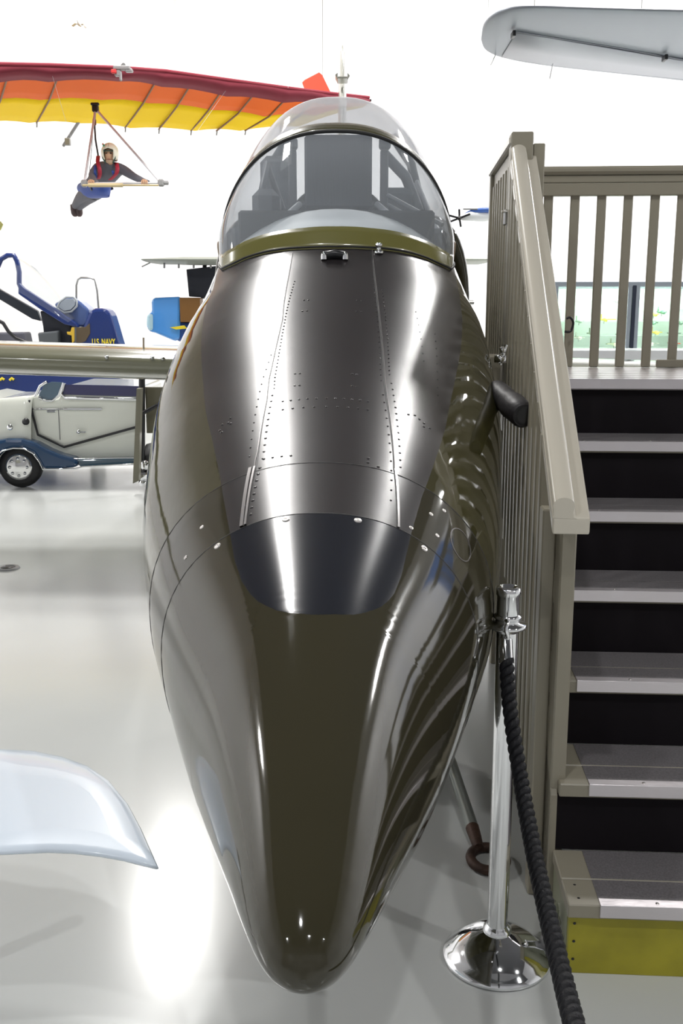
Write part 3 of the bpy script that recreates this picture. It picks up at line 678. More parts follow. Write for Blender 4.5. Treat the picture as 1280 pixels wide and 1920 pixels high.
# ------------------------------------------------------------------ pale two-tone car
CY = 9.4
car = thing('vintage_car', 'pale grey streamlined car with navy fenders and chrome hub, under the wing', 'car', P(110, 905, CY+.5)*1)
car.location = (P(110, 905, CY).x, CY+.6, 0)
CARG = mat('car_grey', (.80, .82, .74), .18, coat=.8, bump=.02, bscale=2)
NAVY = mat('car_navy', (.012, .045, .11), .2, coat=.4)
CGLASS = mat('car_window', (.035, .035, .12), .08, coat=1)
def cpoly(name, pix, mt, Y, depth, par=car, bevel=.015, dY=0):
    m = MB(); m.prism([P(x, y, Y)+Vector((0, depth/2+dY, 0)) for x, y in pix], (0, depth, 0)); return m.build(name, mt, par, bevel=bevel)
body = cpoly('body', [(-110, 760), (-60, 745), (-20, 752), (5, 752), (20, 746), (40, 743), (58, 742), (70, 738), (78, 748), (95, 750), (110, 748), (116, 724), (262, 727), (262, 865), (140, 864), (-100, 880)], CARG, CY, 1.15, bevel=.05)
# bulging hood and cheek in front of the wheel, rounded
m = MB(); rows = []
for i in range(9):
    t = i/8; row = []
    for j in range(13):
        a = PI*j/12; px = lerp(-60, 62, t); top = lerp(756, 742, t**.6); bot = 858
        r = math.sin(PI*min(1, .25+.75*t)*.5)
        q = P(px, lerp(top, bot, .5-.5*math.cos(a)), CY); row.append(q+Vector((0, -.07*math.sin(a)*r, 0)))
    rows.append(row)
m.grid(rows); m.build('hood', CARG, car, solid=.02)
gl = cpoly('side_window', [(120, 721), (262, 724), (262, 744), (118, 740)], CGLASS, CY-.012, .02, bevel=.003)
cpoly('side_window', [(72, 742), (82, 722), (96, 716), (118, 717), (112, 738), (98, 750), (82, 748)], mat('car_quarter_glass', (.10, .16, .22), .1, coat=1), CY-.012, .02, bevel=.003)
m = MB(); m.tube([P(x, y, CY-.02) for x, y in ((120, 718), (115, 738), (122, 746), (262, 749))], .016, 8); m.build('window_trim', CHROME, car)
m = MB(); m.tube([P(x, y, CY-.02) for x, y in ((66, 744), (75, 724), (88, 716))], .014, 8); m.tube([P(x, y, CY-.02) for x, y in ((72, 745), (84, 751), (98, 751), (110, 742), (119, 718))], .012, 8); m.build('windshield_trim', CHROME, car)
m = MB(); m.box(P(110, 767, CY-.01), (.75, .02, .012), bev=.004); m.box(P(155, 767, CY-.015), (.36, .02, .02), bev=.004); m.box(P(96, 771, CY-.018), (.09, .02, .02), bev=.008); m.build('belt_molding', CHROME, car)
m = MB(); m.tube([P(x, y, CY-.03) for x, y in ((55, 750), (62, 780), (71, 815), (120, 838), (175, 823), (262, 799))], .012, 8); m.build('trim_line', BLACK, car)
m = MB(); m.box(P(111, 795, CY-.002), (.006, .008, .30)); m.build('door_gap', mat('gap_grey', (.2, .2, .2), .6), car)
m = MB(); q = P(148, 809, CY-.03); m.lathe(q, [(0, .03), (.018, .025), (.02, 0)], 14, (0, -1, 0)); m.box(q+Vector((.03, 0, -.005)), (.07, .02, .015), bev=.005); m.build('door_handle', CHROME, car)
m = MB(); q = P(50, 790, CY-.05); m.lathe(q, [(0, .05), (.03, .045), (.035, 0)], 14, (0, -1, 0)); m.build('side_lamp', BLACK, car)
m = MB(); m.lathe(P(19, 801, CY-.10), [(0, .03), (.022, .026), (.03, .0)], 16, (0, -1, 0)); m.build('headlamp', CHROME, car)
# fender
fp = [(-60, 905), (-58, 870), (-45, 845), (-20, 829), (10, 823), (40, 823), (66, 831), (90, 844), (112, 853), (135, 859), (148, 866), (142, 877), (110, 880), (80, 880), (72, 866), (62, 850), (45, 842), (20, 842), (0, 850), (-20, 870), (-26, 905)]
cpoly('fender', fp, NAVY, CY-.16, .45, bevel=.04)
m = MB(); m.tube([P(x, y, CY-.17) for x, y in ((-26, 880), (-15, 858), (5, 845), (25, 840), (45, 841), (62, 850), (74, 866), (80, 880), (140, 879), (155, 875), (262, 869))], .008, 6); m.build('fender_trim', CHROME, car)
cpoly('running_board', [(138, 862), (262, 858), (262, 872), (150, 875)], mat('board_teal', (.02, .06, .10), .2, coat=1), CY-.12, .25, bevel=.01)
m = MB(); m.tube([P(138, 860, CY-.13), P(262, 858, CY-.13)], .007, 6); m.build('board_trim', CHROME, car)
wc = P(36, 885, CY-.06); wc.z = .205
for k, xx in enumerate((wc.x, wc.x+2.6)):
    w_ = Vector((xx, wc.y, wc.z))
    m = MB(); m.lathe(w_, [(.11, .0), (.15, .0), (.185, -.01), (.20, -.03), (.205, -.07), (.20, -.12), (.1, -.13)], 36, (0, -1, 0)); tr = m.build('tyre', RUBBER, car)
    m = MB(); m.lathe(w_+Vector((0, -.005, 0)), [(.0, .026), (.05, .024), (.07, .012), (.10, .012), (.125, .006), (.13, -.02)], 32, (0, -1, 0)); m.build('hub_cap', mat('hub_chrome', (.75, .75, .74), .12, .9), car)
    m = MB()
    for j in range(8):
        a = 2*PI*j/8; m.lathe(w_+Vector((.082*math.cos(a), -.018, .082*math.sin(a))), [(0, .012), (.014, .008), (.016, 0)], 8, (0, -1, 0))
    stuff(m.build('hub_studs', CHROME, car))

# ------------------------------------------------------------------ blue cockpit section with raised canopy
BY = 12.2
BLUE = mat('navy_blue_gloss', (.010, .03, .16), .3, coat=.3)
ck = thing('cockpit_exhibit', 'dark blue jet cockpit section with raised clear canopy and yellow lettering', 'aircraft section', (P(150, 700, BY).x, BY+.3, 0))
def cp(name, pix, mt, Y, depth, par, bevel=.02):
    return cpoly(name, pix, mt, Y, depth, par, bevel)
cp('hull', [(-120, 650), (135, 652), (148, 632), (160, 600), (168, 582), (178, 578), (196, 578), (206, 586), (214, 612), (222, 640), (226, 652), (240, 653), (240, 700), (150, 760), (60, 790), (-120, 790)], BLUE, BY, .35, ck, .05)
m = MB(); m.tube([P(x, y, BY+.2) for x, y in ((143, 575), (143, 535), (146, 524), (152, 521), (170, 521), (178, 525), (182, 545), (185, 580))], .013, 8); m.build('grab_loop', STEEL, ck)
# raised canopy: frame bow, side beam, clear bubble
m = MB(); fr = [(-4, 500), (2, 486), (14, 479), (26, 479), (32, 490), (36, 510), (36, 532), (40, 541)]
m.tube([P(x, y, BY+.1) for x, y in fr], .030, 10); m.build('canopy_bow', BLUE, ck)
cp('canopy_beam', [(34, 530), (44, 540), (75, 560), (110, 583), (142, 606), (146, 614), (120, 608), (75, 580), (34, 551)], BLUE, BY, .10, ck, .01)
cp('canopy_beam', [(-30, 520), (0, 543), (70, 583), (76, 602), (60, 598), (0, 562), (-30, 545)], mat('beam_black', (.02, .025, .035), .4), BY+.3, .08, ck, .01)
m = MB(); rows = []
for i in range(11):
    t = i/10; ax = P(lerp(36, 140, t), lerp(540, 604, t), BY+.25); tp = P(lerp(30, 148, t), interp([0, .25, .5, .75, 1], [480, 497, 524, 556, 596], t), BY+.25)
    hgt = (tp-ax); rows.append([ax+hgt*math.sin(PI*j/12)+Vector((0, -.30*math.cos(PI*j/12), 0)) for j in range(13)])
m.grid(rows); m.build('canopy_bubble', CLEAR, ck)
cp('canopy_tail', [(100, 570), (118, 560), (135, 556), (150, 566), (166, 580), (166, 604), (158, 614), (142, 613), (120, 600)], mat('blue_haze', (.08, .13, .32), .2, coat=.6), BY+.1, .35, ck, .03)
m = MB(); m.tube([P(x, y, BY+.06) for x, y in ((107, 578), (112, 566), (124, 557), (138, 557), (144, 564), (144, 574), (134, 584), (120, 586), (107, 578))], .014, 8); m.build('mirror_rim', mat('rim_grey', (.45, .48, .52), .3), ck)
cp('mirror_glass', [(110, 576), (114, 567), (124, 560), (137, 560), (141, 566), (140, 573), (132, 581), (120, 583)], mat('haze_glass', (.32, .36, .42), .15), BY+.04, .05, ck, .005)
cp('seat_block', [(74, 583), (95, 583), (125, 600), (134, 612), (134, 652), (84, 652), (80, 612)], mat('cockpit_black', (.015, .018, .03), .5), BY+.1, .4, ck, .02)
cp('instrument_hood', [(70, 624), (108, 620), (108, 652), (74, 652)], mat('hood_grey', (.09, .10, .11), .5), BY-.05, .3, ck, .02)
cp('left_console', [(-30, 624), (44, 623), (50, 652), (-30, 652)], mat('console_mid', (.12, .12, .15), .5), BY-.02, .3, ck, .02)
m = MB(); m.tube([P(x, y, BY-.1) for x, y in ((-5, 600), (6, 606), (16, 622), (30, 634), (60, 646))], .022, 8); m.build('hose', BLACK, ck)
cp('yellow_handle', [(125, 622), (132, 622), (134, 614), (139, 614), (139, 640), (135, 644), (134, 629), (126, 627)], mat('handle_yellow', (.65, .42, .04), .4), BY-.03, .03, ck, .004)
cp('panel_recess', [(143, 614), (160, 613), (168, 606), (169, 625), (160, 640), (143, 646)], mat('recess_brown', (.10, .07, .04), .5), BY-.01, .06, ck, .004)
def text(body, name, loc, size, mt, parent, depth=.004, sx=1.0, rot=(PI/2, 0, 0)):
    c = bpy.data.curves.new(name, 'FONT'); c.body = body; c.size = size; c.extrude = depth; c.align_x = 'CENTER'; c.align_y = 'CENTER'; c.offset = size*.02
    tmp = bpy.data.objects.new(name, c); COL.objects.link(tmp); bpy.context.view_layer.update()
    dg = bpy.context.evaluated_depsgraph_get(); me = bpy.data.meshes.new_from_object(tmp.evaluated_get(dg)); bpy.data.objects.remove(tmp)
    me.materials.clear(); me.materials.append(mt)
    o = bpy.data.objects.new(name, me); COL.objects.link(o); o.parent = parent
    o.rotation_euler = rot; o.scale = (sx, 1, 1); o.location = Vector(loc)-(worldloc(parent)); return o
YEL = mat('lettering_yellow', (.85, .68, .03), .4)
text('U.S. NAVY', 'lettering', P(194, 641.5, BY-.012), .10, YEL, ck, sx=.62)
for mx in (4, 22): MB().tube([P(mx-4, 713, BY-.01), P(mx, 709, BY-.01), P(mx+4, 712, BY-.01)], .016, 6).build('yellow_mark', YEL, ck)
m = MB()
for xx in (-80, 60, 160): m.box((P(xx, 700, BY).x, BY+.4, .3), (.08, .5, .6), bev=.01)
m.build('cradle', GREYM, ck)

# ------------------------------------------------------------------ blue high-wing aircraft behind
HY = 14.0
hw = thing('high_wing_aircraft', 'small blue open aircraft with thin grey wing above, behind the jet canopy', 'aircraft', (P(350, 700, HY).x, HY+.4, 0))
LBLUE = mat('sky_blue_gloss', (.10, .36, .85), .15, coat=1)
cp('nose_pod', [(283, 562), (290, 558), (338, 556), (336, 636), (328, 640), (290, 624), (280, 622), (274, 612), (275, 590), (284, 586)], LBLUE, HY, .8, hw, .06)
cp('rear_pod', [(334, 604), (420, 604), (420, 645), (330, 640)], mat('pod_blue_dark', (.02, .08, .30), .3, coat=.6), HY+.1, .7, hw, .04)
cp('nose_light', [(275, 589), (287, 588), (287, 620), (278, 620), (274, 606)], mat('pale_blue_fabric', (.52, .76, .86), .3), HY-.02, .5, hw, .04)
cp('cabin_interior', [(336, 558), (375, 558), (375, 604), (338, 604)], mat('cabin_brown', (.22, .10, .02), .5, bump=.3, bscale=6), HY-.02, .3, hw, .01)
cp('black_pylon', [(349, 505), (410, 498), (420, 560), (354, 556)], mat('pylon_black', (.010, .012, .022), .4), HY+.1, .25, hw, .01)
cp('yellow_stick', [(318, 614), (345, 610), (350, 616), (330, 618)], YEL, HY-.05, .04, hw, .004)
m = MB(); rows = []
for k in range(9):
    t = k/8; ax = P(lerp(275, 916, t), 489, HY)
    th = .09*min(1, .35+3*min(t, 1-t)**.5)
    rows.append([Vector((ax.x, HY-.4+x, ax.z+y)) for x, y in foil(1.5, th*1.1)])
m.grid(rows, closed=True); m.add(rows[0], [list(range(len(rows[0])))]); m.add(rows[-1], [list(range(len(rows[0])))]); m.build('wing', mat('wing_grey_green', (.30, .32, .28), .5), hw)
for px in (308, 335, 363, 395):
    m = MB(); m.tube([P(px, 494, HY), P(px, 502, HY+.05)], .014, 6); m.build('hinge_bracket', GREYM, hw)
m = MB(); m.tube([P(281, 493, HY), P(266, 500, HY-.1)], .010, 6); m.build('pitot_tube', STEEL, hw)
m = MB(); m.tube([P(380, 560, HY+.3), P(384, 492, HY+.3)], .03, 8); m.tube([P(440, 600, HY+.3), P(440, 492, HY+.3)], .03, 8); m.build('cabane_strut', BLACK, hw)
m = MB(); m.box((P(350, 700, HY).x, HY+.4, .55), (.12, .12, 1.1), bev=.01); m.box((P(350, 700, HY).x, HY+.4, .03), (.9, .8, .06), bev=.01); m.build('display_stand', GREYM, hw)
# thin antenna on the jet wing
q = P(270, 655, 8.0)
m = MB(); m.tube([P(269, 656, 6.4), P(269, 633, 6.4)], .006, 6); m.build('static_wick', mat('wick_tan', (.5, .4, .3), .5), jet)

# ------------------------------------------------------------------ display case
DY = 9.4
case = thing('display_case', 'long glass display case with model planes seen between the platform balusters', 'display case', (P(1180, 600, DY).x, DY+.4, 0))
x0, x1 = P(1030, 600, DY).x, P(1400, 600, DY).x
zt, zb, z0 = P(0, 533, DY).z, P(0, 655, DY).z, P(0, 676, DY).z
CW = mat('case_white', (.85, .86, .88), .3); CG = mat('case_grey_blue', (.42, .47, .54), .35)
m = MB(); m.box(((x0+x1)/2, DY+.35, (zb+z0)/2), (x1-x0, .8, zb-z0), bev=.01); m.build('plinth_top', CW, case)
m = MB(); m.box(((x0+x1)/2, DY+.37, z0/2), (x1-x0-.06, .7, z0), bev=.01); m.build('plinth', mat('plinth_beige', (.50, .47, .36), .5), case)
m = MB(); m.box(((x0+x1)/2, DY, zt), (x1-x0, .04, .045), bev=.005); m.box(((x0+x1)/2, DY+.7, zt), (x1-x0, .04, .045), bev=.005); m.build('top_frame', CG, case)
for px, mt in ((1177, CG), (1185, mat('case_seal', (.03, .04, .07), .4)), (1192, CG), (1040, CG)):
    X = P(px, 600, DY).x; m = MB(); m.box((X, DY-.005, (zt+zb)/2), (.035, .035, zt-zb-.02), bev=.003); m.build('upright', mt, case)
m = MB(); m.box(((x0+x1)/2, DY+.01, (zt+zb)/2), (x1-x0, .006, zt-zb)); m.build('glass_front', glass('case_glass', (.93, .99, .95), .02, .04, (.7, .9, .75)), case)
m = MB(); m.box(((x0+x1)/2, DY+.70, (zt+zb)/2), (x1-x0, .012, zt-zb)); m.build('back_panel', mat('case_back', (.80, .92, .82), .5, var=.2, vscale=2.5), case)
for z in (P(0, 602, DY).z, P(0, 630, DY).z, P(0, 578, DY).z):
    m = MB(); m.box(((x0+x1)/2, DY+.45, z), (x1-x0, .45, .008)); m.build('shelf', mat('shelf_glass_green', (.70, .86, .72), .2, alpha=.3), case)
mp = [((.75, .72, .05), 1132, 600, 42), ((.2, .26, .16), 1110, 626, 22), ((.6, .6, .5), 1084, 634, 20), ((.12, .22, .13), 1165, 628, 24), ((.78, .6, .1), 1228, 624, 22), ((.2, .25, .2), 1262, 626, 24), ((.55, .12, .07), 1262, 645, 22), ((.8, .78, .1), 1225, 590, 16), ((.15, .3, .2), 1222, 606, 18), ((.3, .3, .3), 1155, 565, 26), ((.1, .25, .16), 1240, 586, 14), ((.3, .42, .3), 1085, 603, 16), ((.4, .42, .35), 1218, 645, 30), ((.12, .2, .14), 1272, 606, 18), ((.5, .55, .35), 1150, 646, 30)]
mnames = ['bright yellow long-winged', 'olive', 'tan', 'dark green', 'orange-yellow', 'dark grey-green', 'brick red', 'small yellow', 'teal', 'grey thin-winged', 'small green', 'pale green', 'drab brown', 'dark bottle-green', 'light khaki']
for (c, px, py, wpx), nm in zip(mp, mnames):
    q = P(px, py, DY+.30); wv = wpx/F*DY
    o = thing('model_aircraft', nm+' model aircraft inside the glass display case', 'model aircraft', q-Vector((0, 0, .02)), 'model aircraft in the display case')
    mt = mat('model_'+nm.replace(' ', '_'), c, .4)
    m = MB(); m.tube([q+Vector((0, -.10, 0)), q+Vector((0, -.07, 0)), q+Vector((0, 0, .004)), q+Vector((0, .12, 0))], [.006, .018, .016, .005], 8); m.build('fuselage', mt, o)
    m = MB(); m.box(q+Vector((0, -.02, .006)), (wv, .05, .010), bev=.003); m.build('wing', mt, o)
    m = MB(); m.box(q+Vector((0, .11, .03)), (.005, .035, .05)); m.box(q+Vector((0, .11, .008)), (wv*.35, .03, .006)); m.build('tail', mt, o)
    m = MB(); m.tube([q, q-Vector((0, 0, .035))], .003, 6); m.build('stand', GREYM, o)
# tall display stem
q = P(1237, 586, DY+.3)

# ------------------------------------------------------------------ hang glider and pilot
def A(px, py, Y): return P(px, py, Y)
hg = thing('hang_glider', 'orange and yellow hang glider with crimson leading edge, hung at upper left', 'hang glider', A(230, 128, 14))
CRIM = mat('sail_crimson', (.20, .035, .05), .7, spec=.1); ORNG = mat('sail_orange', (.80, .15, .025), .7, spec=.1, bump=.1, bscale=3); SYEL = mat('sail_yellow', (.92, .62, .012), .7, spec=.1, bump=.1, bscale=3)
# along the span: (LE pixel, crimson/orange y, orange/yellow y, TE pixel, depth LE, depth TE)
span = [(-420, 122, 138, 176, -430, 214, 13.9, 15.6), (-120, 119, 141, 187, -160, 226, 13.6, 17.2), (0, 121, 140, 186, -35, 228, 13.7, 17.4), (95, 123, 139, 186, 55, 229, 13.8, 17.5), (230, 128, 138, 186, 150, 230, 14.0, 17.6),
        (310, 134, 149, 192, 245, 239, 14.5, 17.5), (430, 151, 168, 205, 365, 244, 15.0, 17.3), (540, 166, 181, 217, 450, 244, 15.5, 17.0), (620, 176, 186, 215, 560, 236, 15.9, 16.7), (692, 184, 187, 196, 680, 200, 16.2, 16.3)]
def sailpt(k, t):
    s0 = span[k]; x0, ya, yb, yc, x1, yd, Ya, Yd = s0
    # t: 0 LE, then boundaries
    y = interp([0, .12, .5, 1], [ya, yb, yc, yd], t); x = lerp(x0, x1, t); Y = lerp(Ya, Yd, t)
    return P(x, y, Y)
def spl(k, t):
    i = min(int(k), len(span)-2); return sailpt(i, t).lerp(sailpt(i+1, t), k-i)
ks = [i/4 for i in range(4*(len(span)-1)+1)]
def sailpart(name, t0, t1, mt, n, thick=.012):
    m = MB(); rows = [[spl(k, lerp(t0, t1, j/n))+Vector((0, 0, .03*math.sin(PI*(k % 1)))) for k in ks] for j in range(n+1)]
    m.grid(rows); return m.build(name, mt, hg, solid=thick)
sailpart('leading_edge_sleeve', 0, .12, CRIM, 2, .10)
sailpart('orange_panel', .12, .5, ORNG, 4); sailpart('yellow_panel', .5, 1, SYEL, 4)
m = MB(); m.tube([spl(k, 0)+Vector((0, 0, .01)) for k in ks], .022, 8); m.build('leading_edge_tube', mat('sleeve_red', (.30, .05, .07), .6, spec=.1), hg)
BAT = mat('batten_brown', (.20, .09, .03), .6)
for k in (.6, 2.2, 3.15, 4.9, 5.45, 5.95, 6.5, 7.1, 7.7):
    m = MB(); m.tube([spl(k, t)+Vector((0, 0, -.012)) for t in (.12, .3, .5, .75, 1.02)], .014, 6); m.build('batten', BAT, hg)
    e = spl(k, 1.0); m = MB(); m.tube([e, e+Vector((-.02, .05, -.07))], .012, 6); m.build('batten_tip', GREYM, hg)
# keel, nose plate, cross post, A-frame
ap = A(179, 204, 15.3)
m = MB(); m.tube([A(232, 131, 13.98)+Vector((0, 0, .06)), spl(4, .4)+Vector((0, 0, .06)), spl(4, .97)+Vector((0, 0, .05)), A(119, 273, 18.0)], .028, 8); m.build('keel', mat('keel_grey', (.25, .25, .25), .4, .6), hg)
m = MB(); q = A(127, 266, 17.7); m.box(q, (.09, .08, .12), bev=.01); m.build('keel_fitting', GREYM, hg)
m = MB(); q = A(229, 128, 13.85); m.box(q, (.22, .1, .05), bev=.01); m.box(q+Vector((-.06, 0, -.06)), (.08, .08, .08), bev=.01); m.box(q+Vector((-.02, -.02, -.10)), (.035, .04, .12), bev=.01); m.box(q+Vector((.09, 0, -.03)), (.10, .08, .04), bev=.01); m.build('nose_plate', mat('plate_grey', (.32, .30, .30), .4, .6), hg)
m = MB(); m.box(q+Vector((-.10, -.05, -.05)), (.07, .05, .05), bev=.01); m.build('nose_tag', mat('tag_red', (.6, .03, .03), .5), hg)
m = MB(); m.box(ap, (.09, .1, .10), bev=.015); m.box(ap+Vector((0, -.02, .06)), (.12, .06, .04), bev=.01); m.build('apex_bracket', BLACK, hg)
WT = mat('tube_white', (.66, .66, .68), .35, .3)
bl, br_ = A(158, 344, 14.7), A(302, 343, 14.7)
for e in (bl, br_):
    m = MB(); m.tube([ap, e], .018, 8); m.build('control_frame_leg', WT, hg)
    m = MB(); m.box(e, (.09, .08, .10), bev=.02); m.lathe(e+Vector((.06, 0, 0)), [(0, -.05), (.03, -.045), (.03, .04), (0, .05)], 12, (1, 0, 0)); m.build('corner_fitting', GREYM, hg)
m = MB(); m.tube([bl, br_], .016, 10); m.build('base_bar', WT, hg)
m = MB(); m.tube([bl+Vector((0, -.1, -.035)), br_+Vector((-.02, -.1, -.045))], .013, 8); m.build('speed_bar', mat('bar_tan', (.55, .45, .25), .5), hg)
m = MB(); m.tube([bl+Vector((.08, -.1, -.035)), bl.lerp(br_, .52)+Vector((0, -.1, -.040))], .028, 10); m.build('bar_grip', mat('bar_tan', (.55, .45, .25), .5), hg)
m = MB()
for (a, b) in ((bl, A(95, 131, 13.9)), (br_, A(430, 160, 15.1)), (br_, A(300, 238, 17.4)), (A(230, 120, 14), A(228, 40, 14))):
    m.tube([a, b], .0018, 4)
for px, py in ((120, 122), (540, 165)):
    b = A(px, py, 14.6); m.tube([b, Vector((b.x, b.y, CEIL-.1))], .002, 4)
stuff(m.build('rigging_wire', WT, hg))
# red-orange tip fin
tf = thing('red_tail_fin', 'small orange-red four-cornered fin rising behind the glider wing tip', 'fin', A(600, 160, 17.5))
m = MB(); m.prism([A(566, 155, 17.5), A(571, 150, 17.5), A(598, 136, 17.5), A(604, 141, 17.5), A(623, 180, 17.5), A(640, 205, 17.5), A(580, 205, 17.5), A(571, 168, 17.5)], (0, .06, 0)); m.build('fin_panel', mat('fin_red', (.72, .07, .035), .5), tf, bevel=.01)
m = MB(); q = A(605, 190, 17.6); m.tube([q, Vector((q.x, q.y, CEIL-.05))], .003, 5); m.tube([A(600, 200, 17.6), A(696, 188, 17.6)], .02, 6); m.build('boom', BLACK, tf)

# pilot: one skinned body
PY = 15.1
pil = thing('person', 'person in grey flight clothes, blue harness and white helmet, prone under hang glider', 'person', A(190, 330, PY))
def B(px, py, dY=0): return A(px, py, PY+dY)
J = {'pelvis': (B(176, 352, .45), .15), 'waist': (B(186, 340, .25), .14), 'chest': (B(201, 327, .0), .16), 'neckb': (B(205, 309, -.08), .075), 'neck': (B(205, 301, -.10), .06),
     'shl': (B(181, 312, .0), .085), 'ell': (B(172, 331, -.12), .058), 'wrl': (B(178, 342, -.36), .042), 'hal': (B(183, 342, -.40), .040),
     'shr': (B(226, 315, .0), .085), 'elr': (B(250, 331, -.15), .058), 'wrr': (B(274, 342, -.34), .042), 'har': (B(280, 342, -.38), .040),
     'hipl': (B(164, 360, .55), .12), 'knl': (B(150, 372, .95), .085), 'anl': (B(139, 388, 1.30), .055),
     'hipr': (B(178, 362, .55), .12), 'knr': (B(162, 375, .95), .085), 'anr': (B(147, 390, 1.30), .055)}
E = [('pelvis', 'waist'), ('waist', 'chest'), ('chest', 'neckb'), ('neckb', 'neck'), ('chest', 'shl'), ('shl', 'ell'), ('ell', 'wrl'), ('wrl', 'hal'), ('chest', 'shr'), ('shr', 'elr'), ('elr', 'wrr'), ('wrr', 'har'), ('pelvis', 'hipl'), ('hipl', 'knl'), ('knl', 'anl'), ('pelvis', 'hipr'), ('hipr', 'knr'), ('knr', 'anr')]
def skinned(name, joints, edges, mt, parent, root, sub=2):
    names = list(joints); me = bpy.data.meshes.new(name); off = worldloc(parent)
    me.from_pydata([joints[n][0]-off for n in names], [(names.index(a), names.index(b)) for a, b in edges], [])
    me.materials.append(mt); o = bpy.data.objects.new(name, me); COL.objects.link(o); o.parent = parent
    o.modifiers.new('skin', 'SKIN')
    if not me.skin_vertices: bpy.context.view_layer.objects.active = o
    lay = me.skin_vertices[0].data if len(me.skin_vertices) else None
    if lay is not None:
        for i, n in enumerate(names): r = joints[n][1]; lay[i].radius = (r, r); lay[i].use_root = (n == root)
    s = o.modifiers.new('sub', 'SUBSURF'); s.levels = sub; s.render_levels = sub
    for md in o.modifiers:
        if md.type == 'SKIN': md.use_smooth_shade = True
    return o
skinned('body', J, E, mat('flight_suit_grey', (.12, .125, .15), .7, bump=.3, bscale=14), pil, 'pelvis')
SKIN = mat('skin_tan', (.55, .33, .20), .5)
# hands round the bar
for hx, hy, s in ((184, 342, 1), (281, 342, 1)):
    c = Vector((B(hx, hy).x, bl.y, bl.z)) if True else 0
    jj = {'palm': (c+Vector((0, .03, .035)), .034), 'wr': (c+Vector((-.05 if hx > 200 else -.03, .04, .045)), .028)}; ee = [('palm', 'wr')]
    for k in range(4):
        x = -.036+.024*k; L = (.9, 1.05, 1, .8)[k]
        jj['a%d' % k] = (c+Vector((x, -.012, .040*L)), .012); jj['b%d' % k] = (c+Vector((x, -.036*L, .012)), .010); jj['c%d' % k] = (c+Vector((x, -.028, -.022*L)), .009)
        ee += [('palm', 'a%d' % k), ('a%d' % k, 'b%d' % k), ('b%d' % k, 'c%d' % k)]
    jj['t1'] = (c+Vector((.045, .03, .01)), .012); jj['t2'] = (c+Vector((.03, -.01, -.024)), .010); ee += [('palm', 't1'), ('t1', 't2')]
    skinned('hand', jj, ee, SKIN, pil, 'palm', 1)
# head with face
hc = B(206, 290, -.14)
m = MB(); rows = []
for i in range(17):
    a = PI*i/16; z = .125*math.cos(a); r = math.sin(a)
    row = []
    for j in range(24):
        b = 2*PI*j/24; x = .078*r*math.cos(b); y = .098*r*math.sin(b)
        fr = max(0, -math.sin(b))
        if z < -.02: x *= 1-.25*min(1, (-z-.02)/.09); 
        if fr > .93 and -.03 < z < .02: y -= .018*(1-abs(z+.008)/.035)
        if fr > .8 and .01 < z < .045 and abs(math.cos(b)) > .2: y += .008
        row.append(hc+Vector((x, y-.0, z-.015)))
    rows.append(row)
m.grid(rows, closed=True); m.build('head', SKIN, pil)
for s in (-1, 1):
    m = MB(); m.lathe(hc+Vector((s*.030, -.083, .008)), [(0, .010), (.010, .005), (.012, 0)], 10, (0, -1, 0)); m.build('eye', mat('eye_dark', (.05, .035, .03), .3), pil)
m = MB(); m.tube([hc+Vector((x, -.086+abs(x)*.3, -.072)) for x in (-.024, -.01, 0, .01, .024)], .006, 6); m.build('mouth', mat('lip', (.35, .12, .10), .5), pil)
m = MB(); rows = []
for i in range(9):
    a = PI*i/8*.5+.0; row = []
    for j in range(17):
        b = -PI+PI*j/16
        row.append(hc+Vector((.058*math.cos(b), -.030+.066*math.sin(b)*1.0, -.085-.045*math.sin(a)*abs(math.sin(b)))))
    rows.append(row)
m.grid(rows); m.build('beard', mat('beard_tan', (.42, .30, .20), .8), pil, solid=.01)
# helmet: shell open at the face
m = MB(); rows = []
for i in range(15):
    a = .72*PI*i/14; row = []
    for j in range(33):
        half = 1.0 if a > .42*PI else 0
        b0 = -PI/2+ (.62 if a > .40*PI else 0); b1 = 3*PI/2-(.62 if a > .40*PI else 0)
        b = lerp(b0, b1, j/32)
        row.append(hc+Vector((.128*math.sin(a)*math.cos(b), .145*math.sin(a)*math.sin(b)+.01, .150*math.cos(a)+.015)))
    rows.append(row)
m.grid(rows); m.build('helmet', mat('helmet_cream', (.80, .78, .62), .25, coat=.6), pil, solid=.012)
m = MB(); m.tube([hc+Vector((.118*math.sin(b), -.105*math.cos(b)*1.0-.01, .035)) for b in [-.9+1.8*i/12 for i in range(13)]], .008, 6)
for s in (-1, 1): m.tube([hc+Vector((s*.092, -.075, .035)), hc+Vector((s*.088, -.068, -.06)), hc+Vector((s*.05, -.07, -.125))], .009, 6)
m.build('helmet_trim', mat('trim_dark_green', (.02, .07, .05), .5), pil)
m = MB(); m.lathe(hc+Vector((-.06, -.095, .11)), [(.018, 0), (.018, .006), (0, .008)], 10, (-.4, -.8, .5)); m.build('helmet_badge', mat('badge_green', (.05, .35, .2), .4), pil)
m = MB(); m.lathe(hc+Vector((-.075, -.075, .13)), [(.014, 0), (.014, .008), (0, .01)], 10, (-.4, -.8, .5)); m.build('helmet_badge', mat('badge_red', (.5, .10, .05), .4), pil)
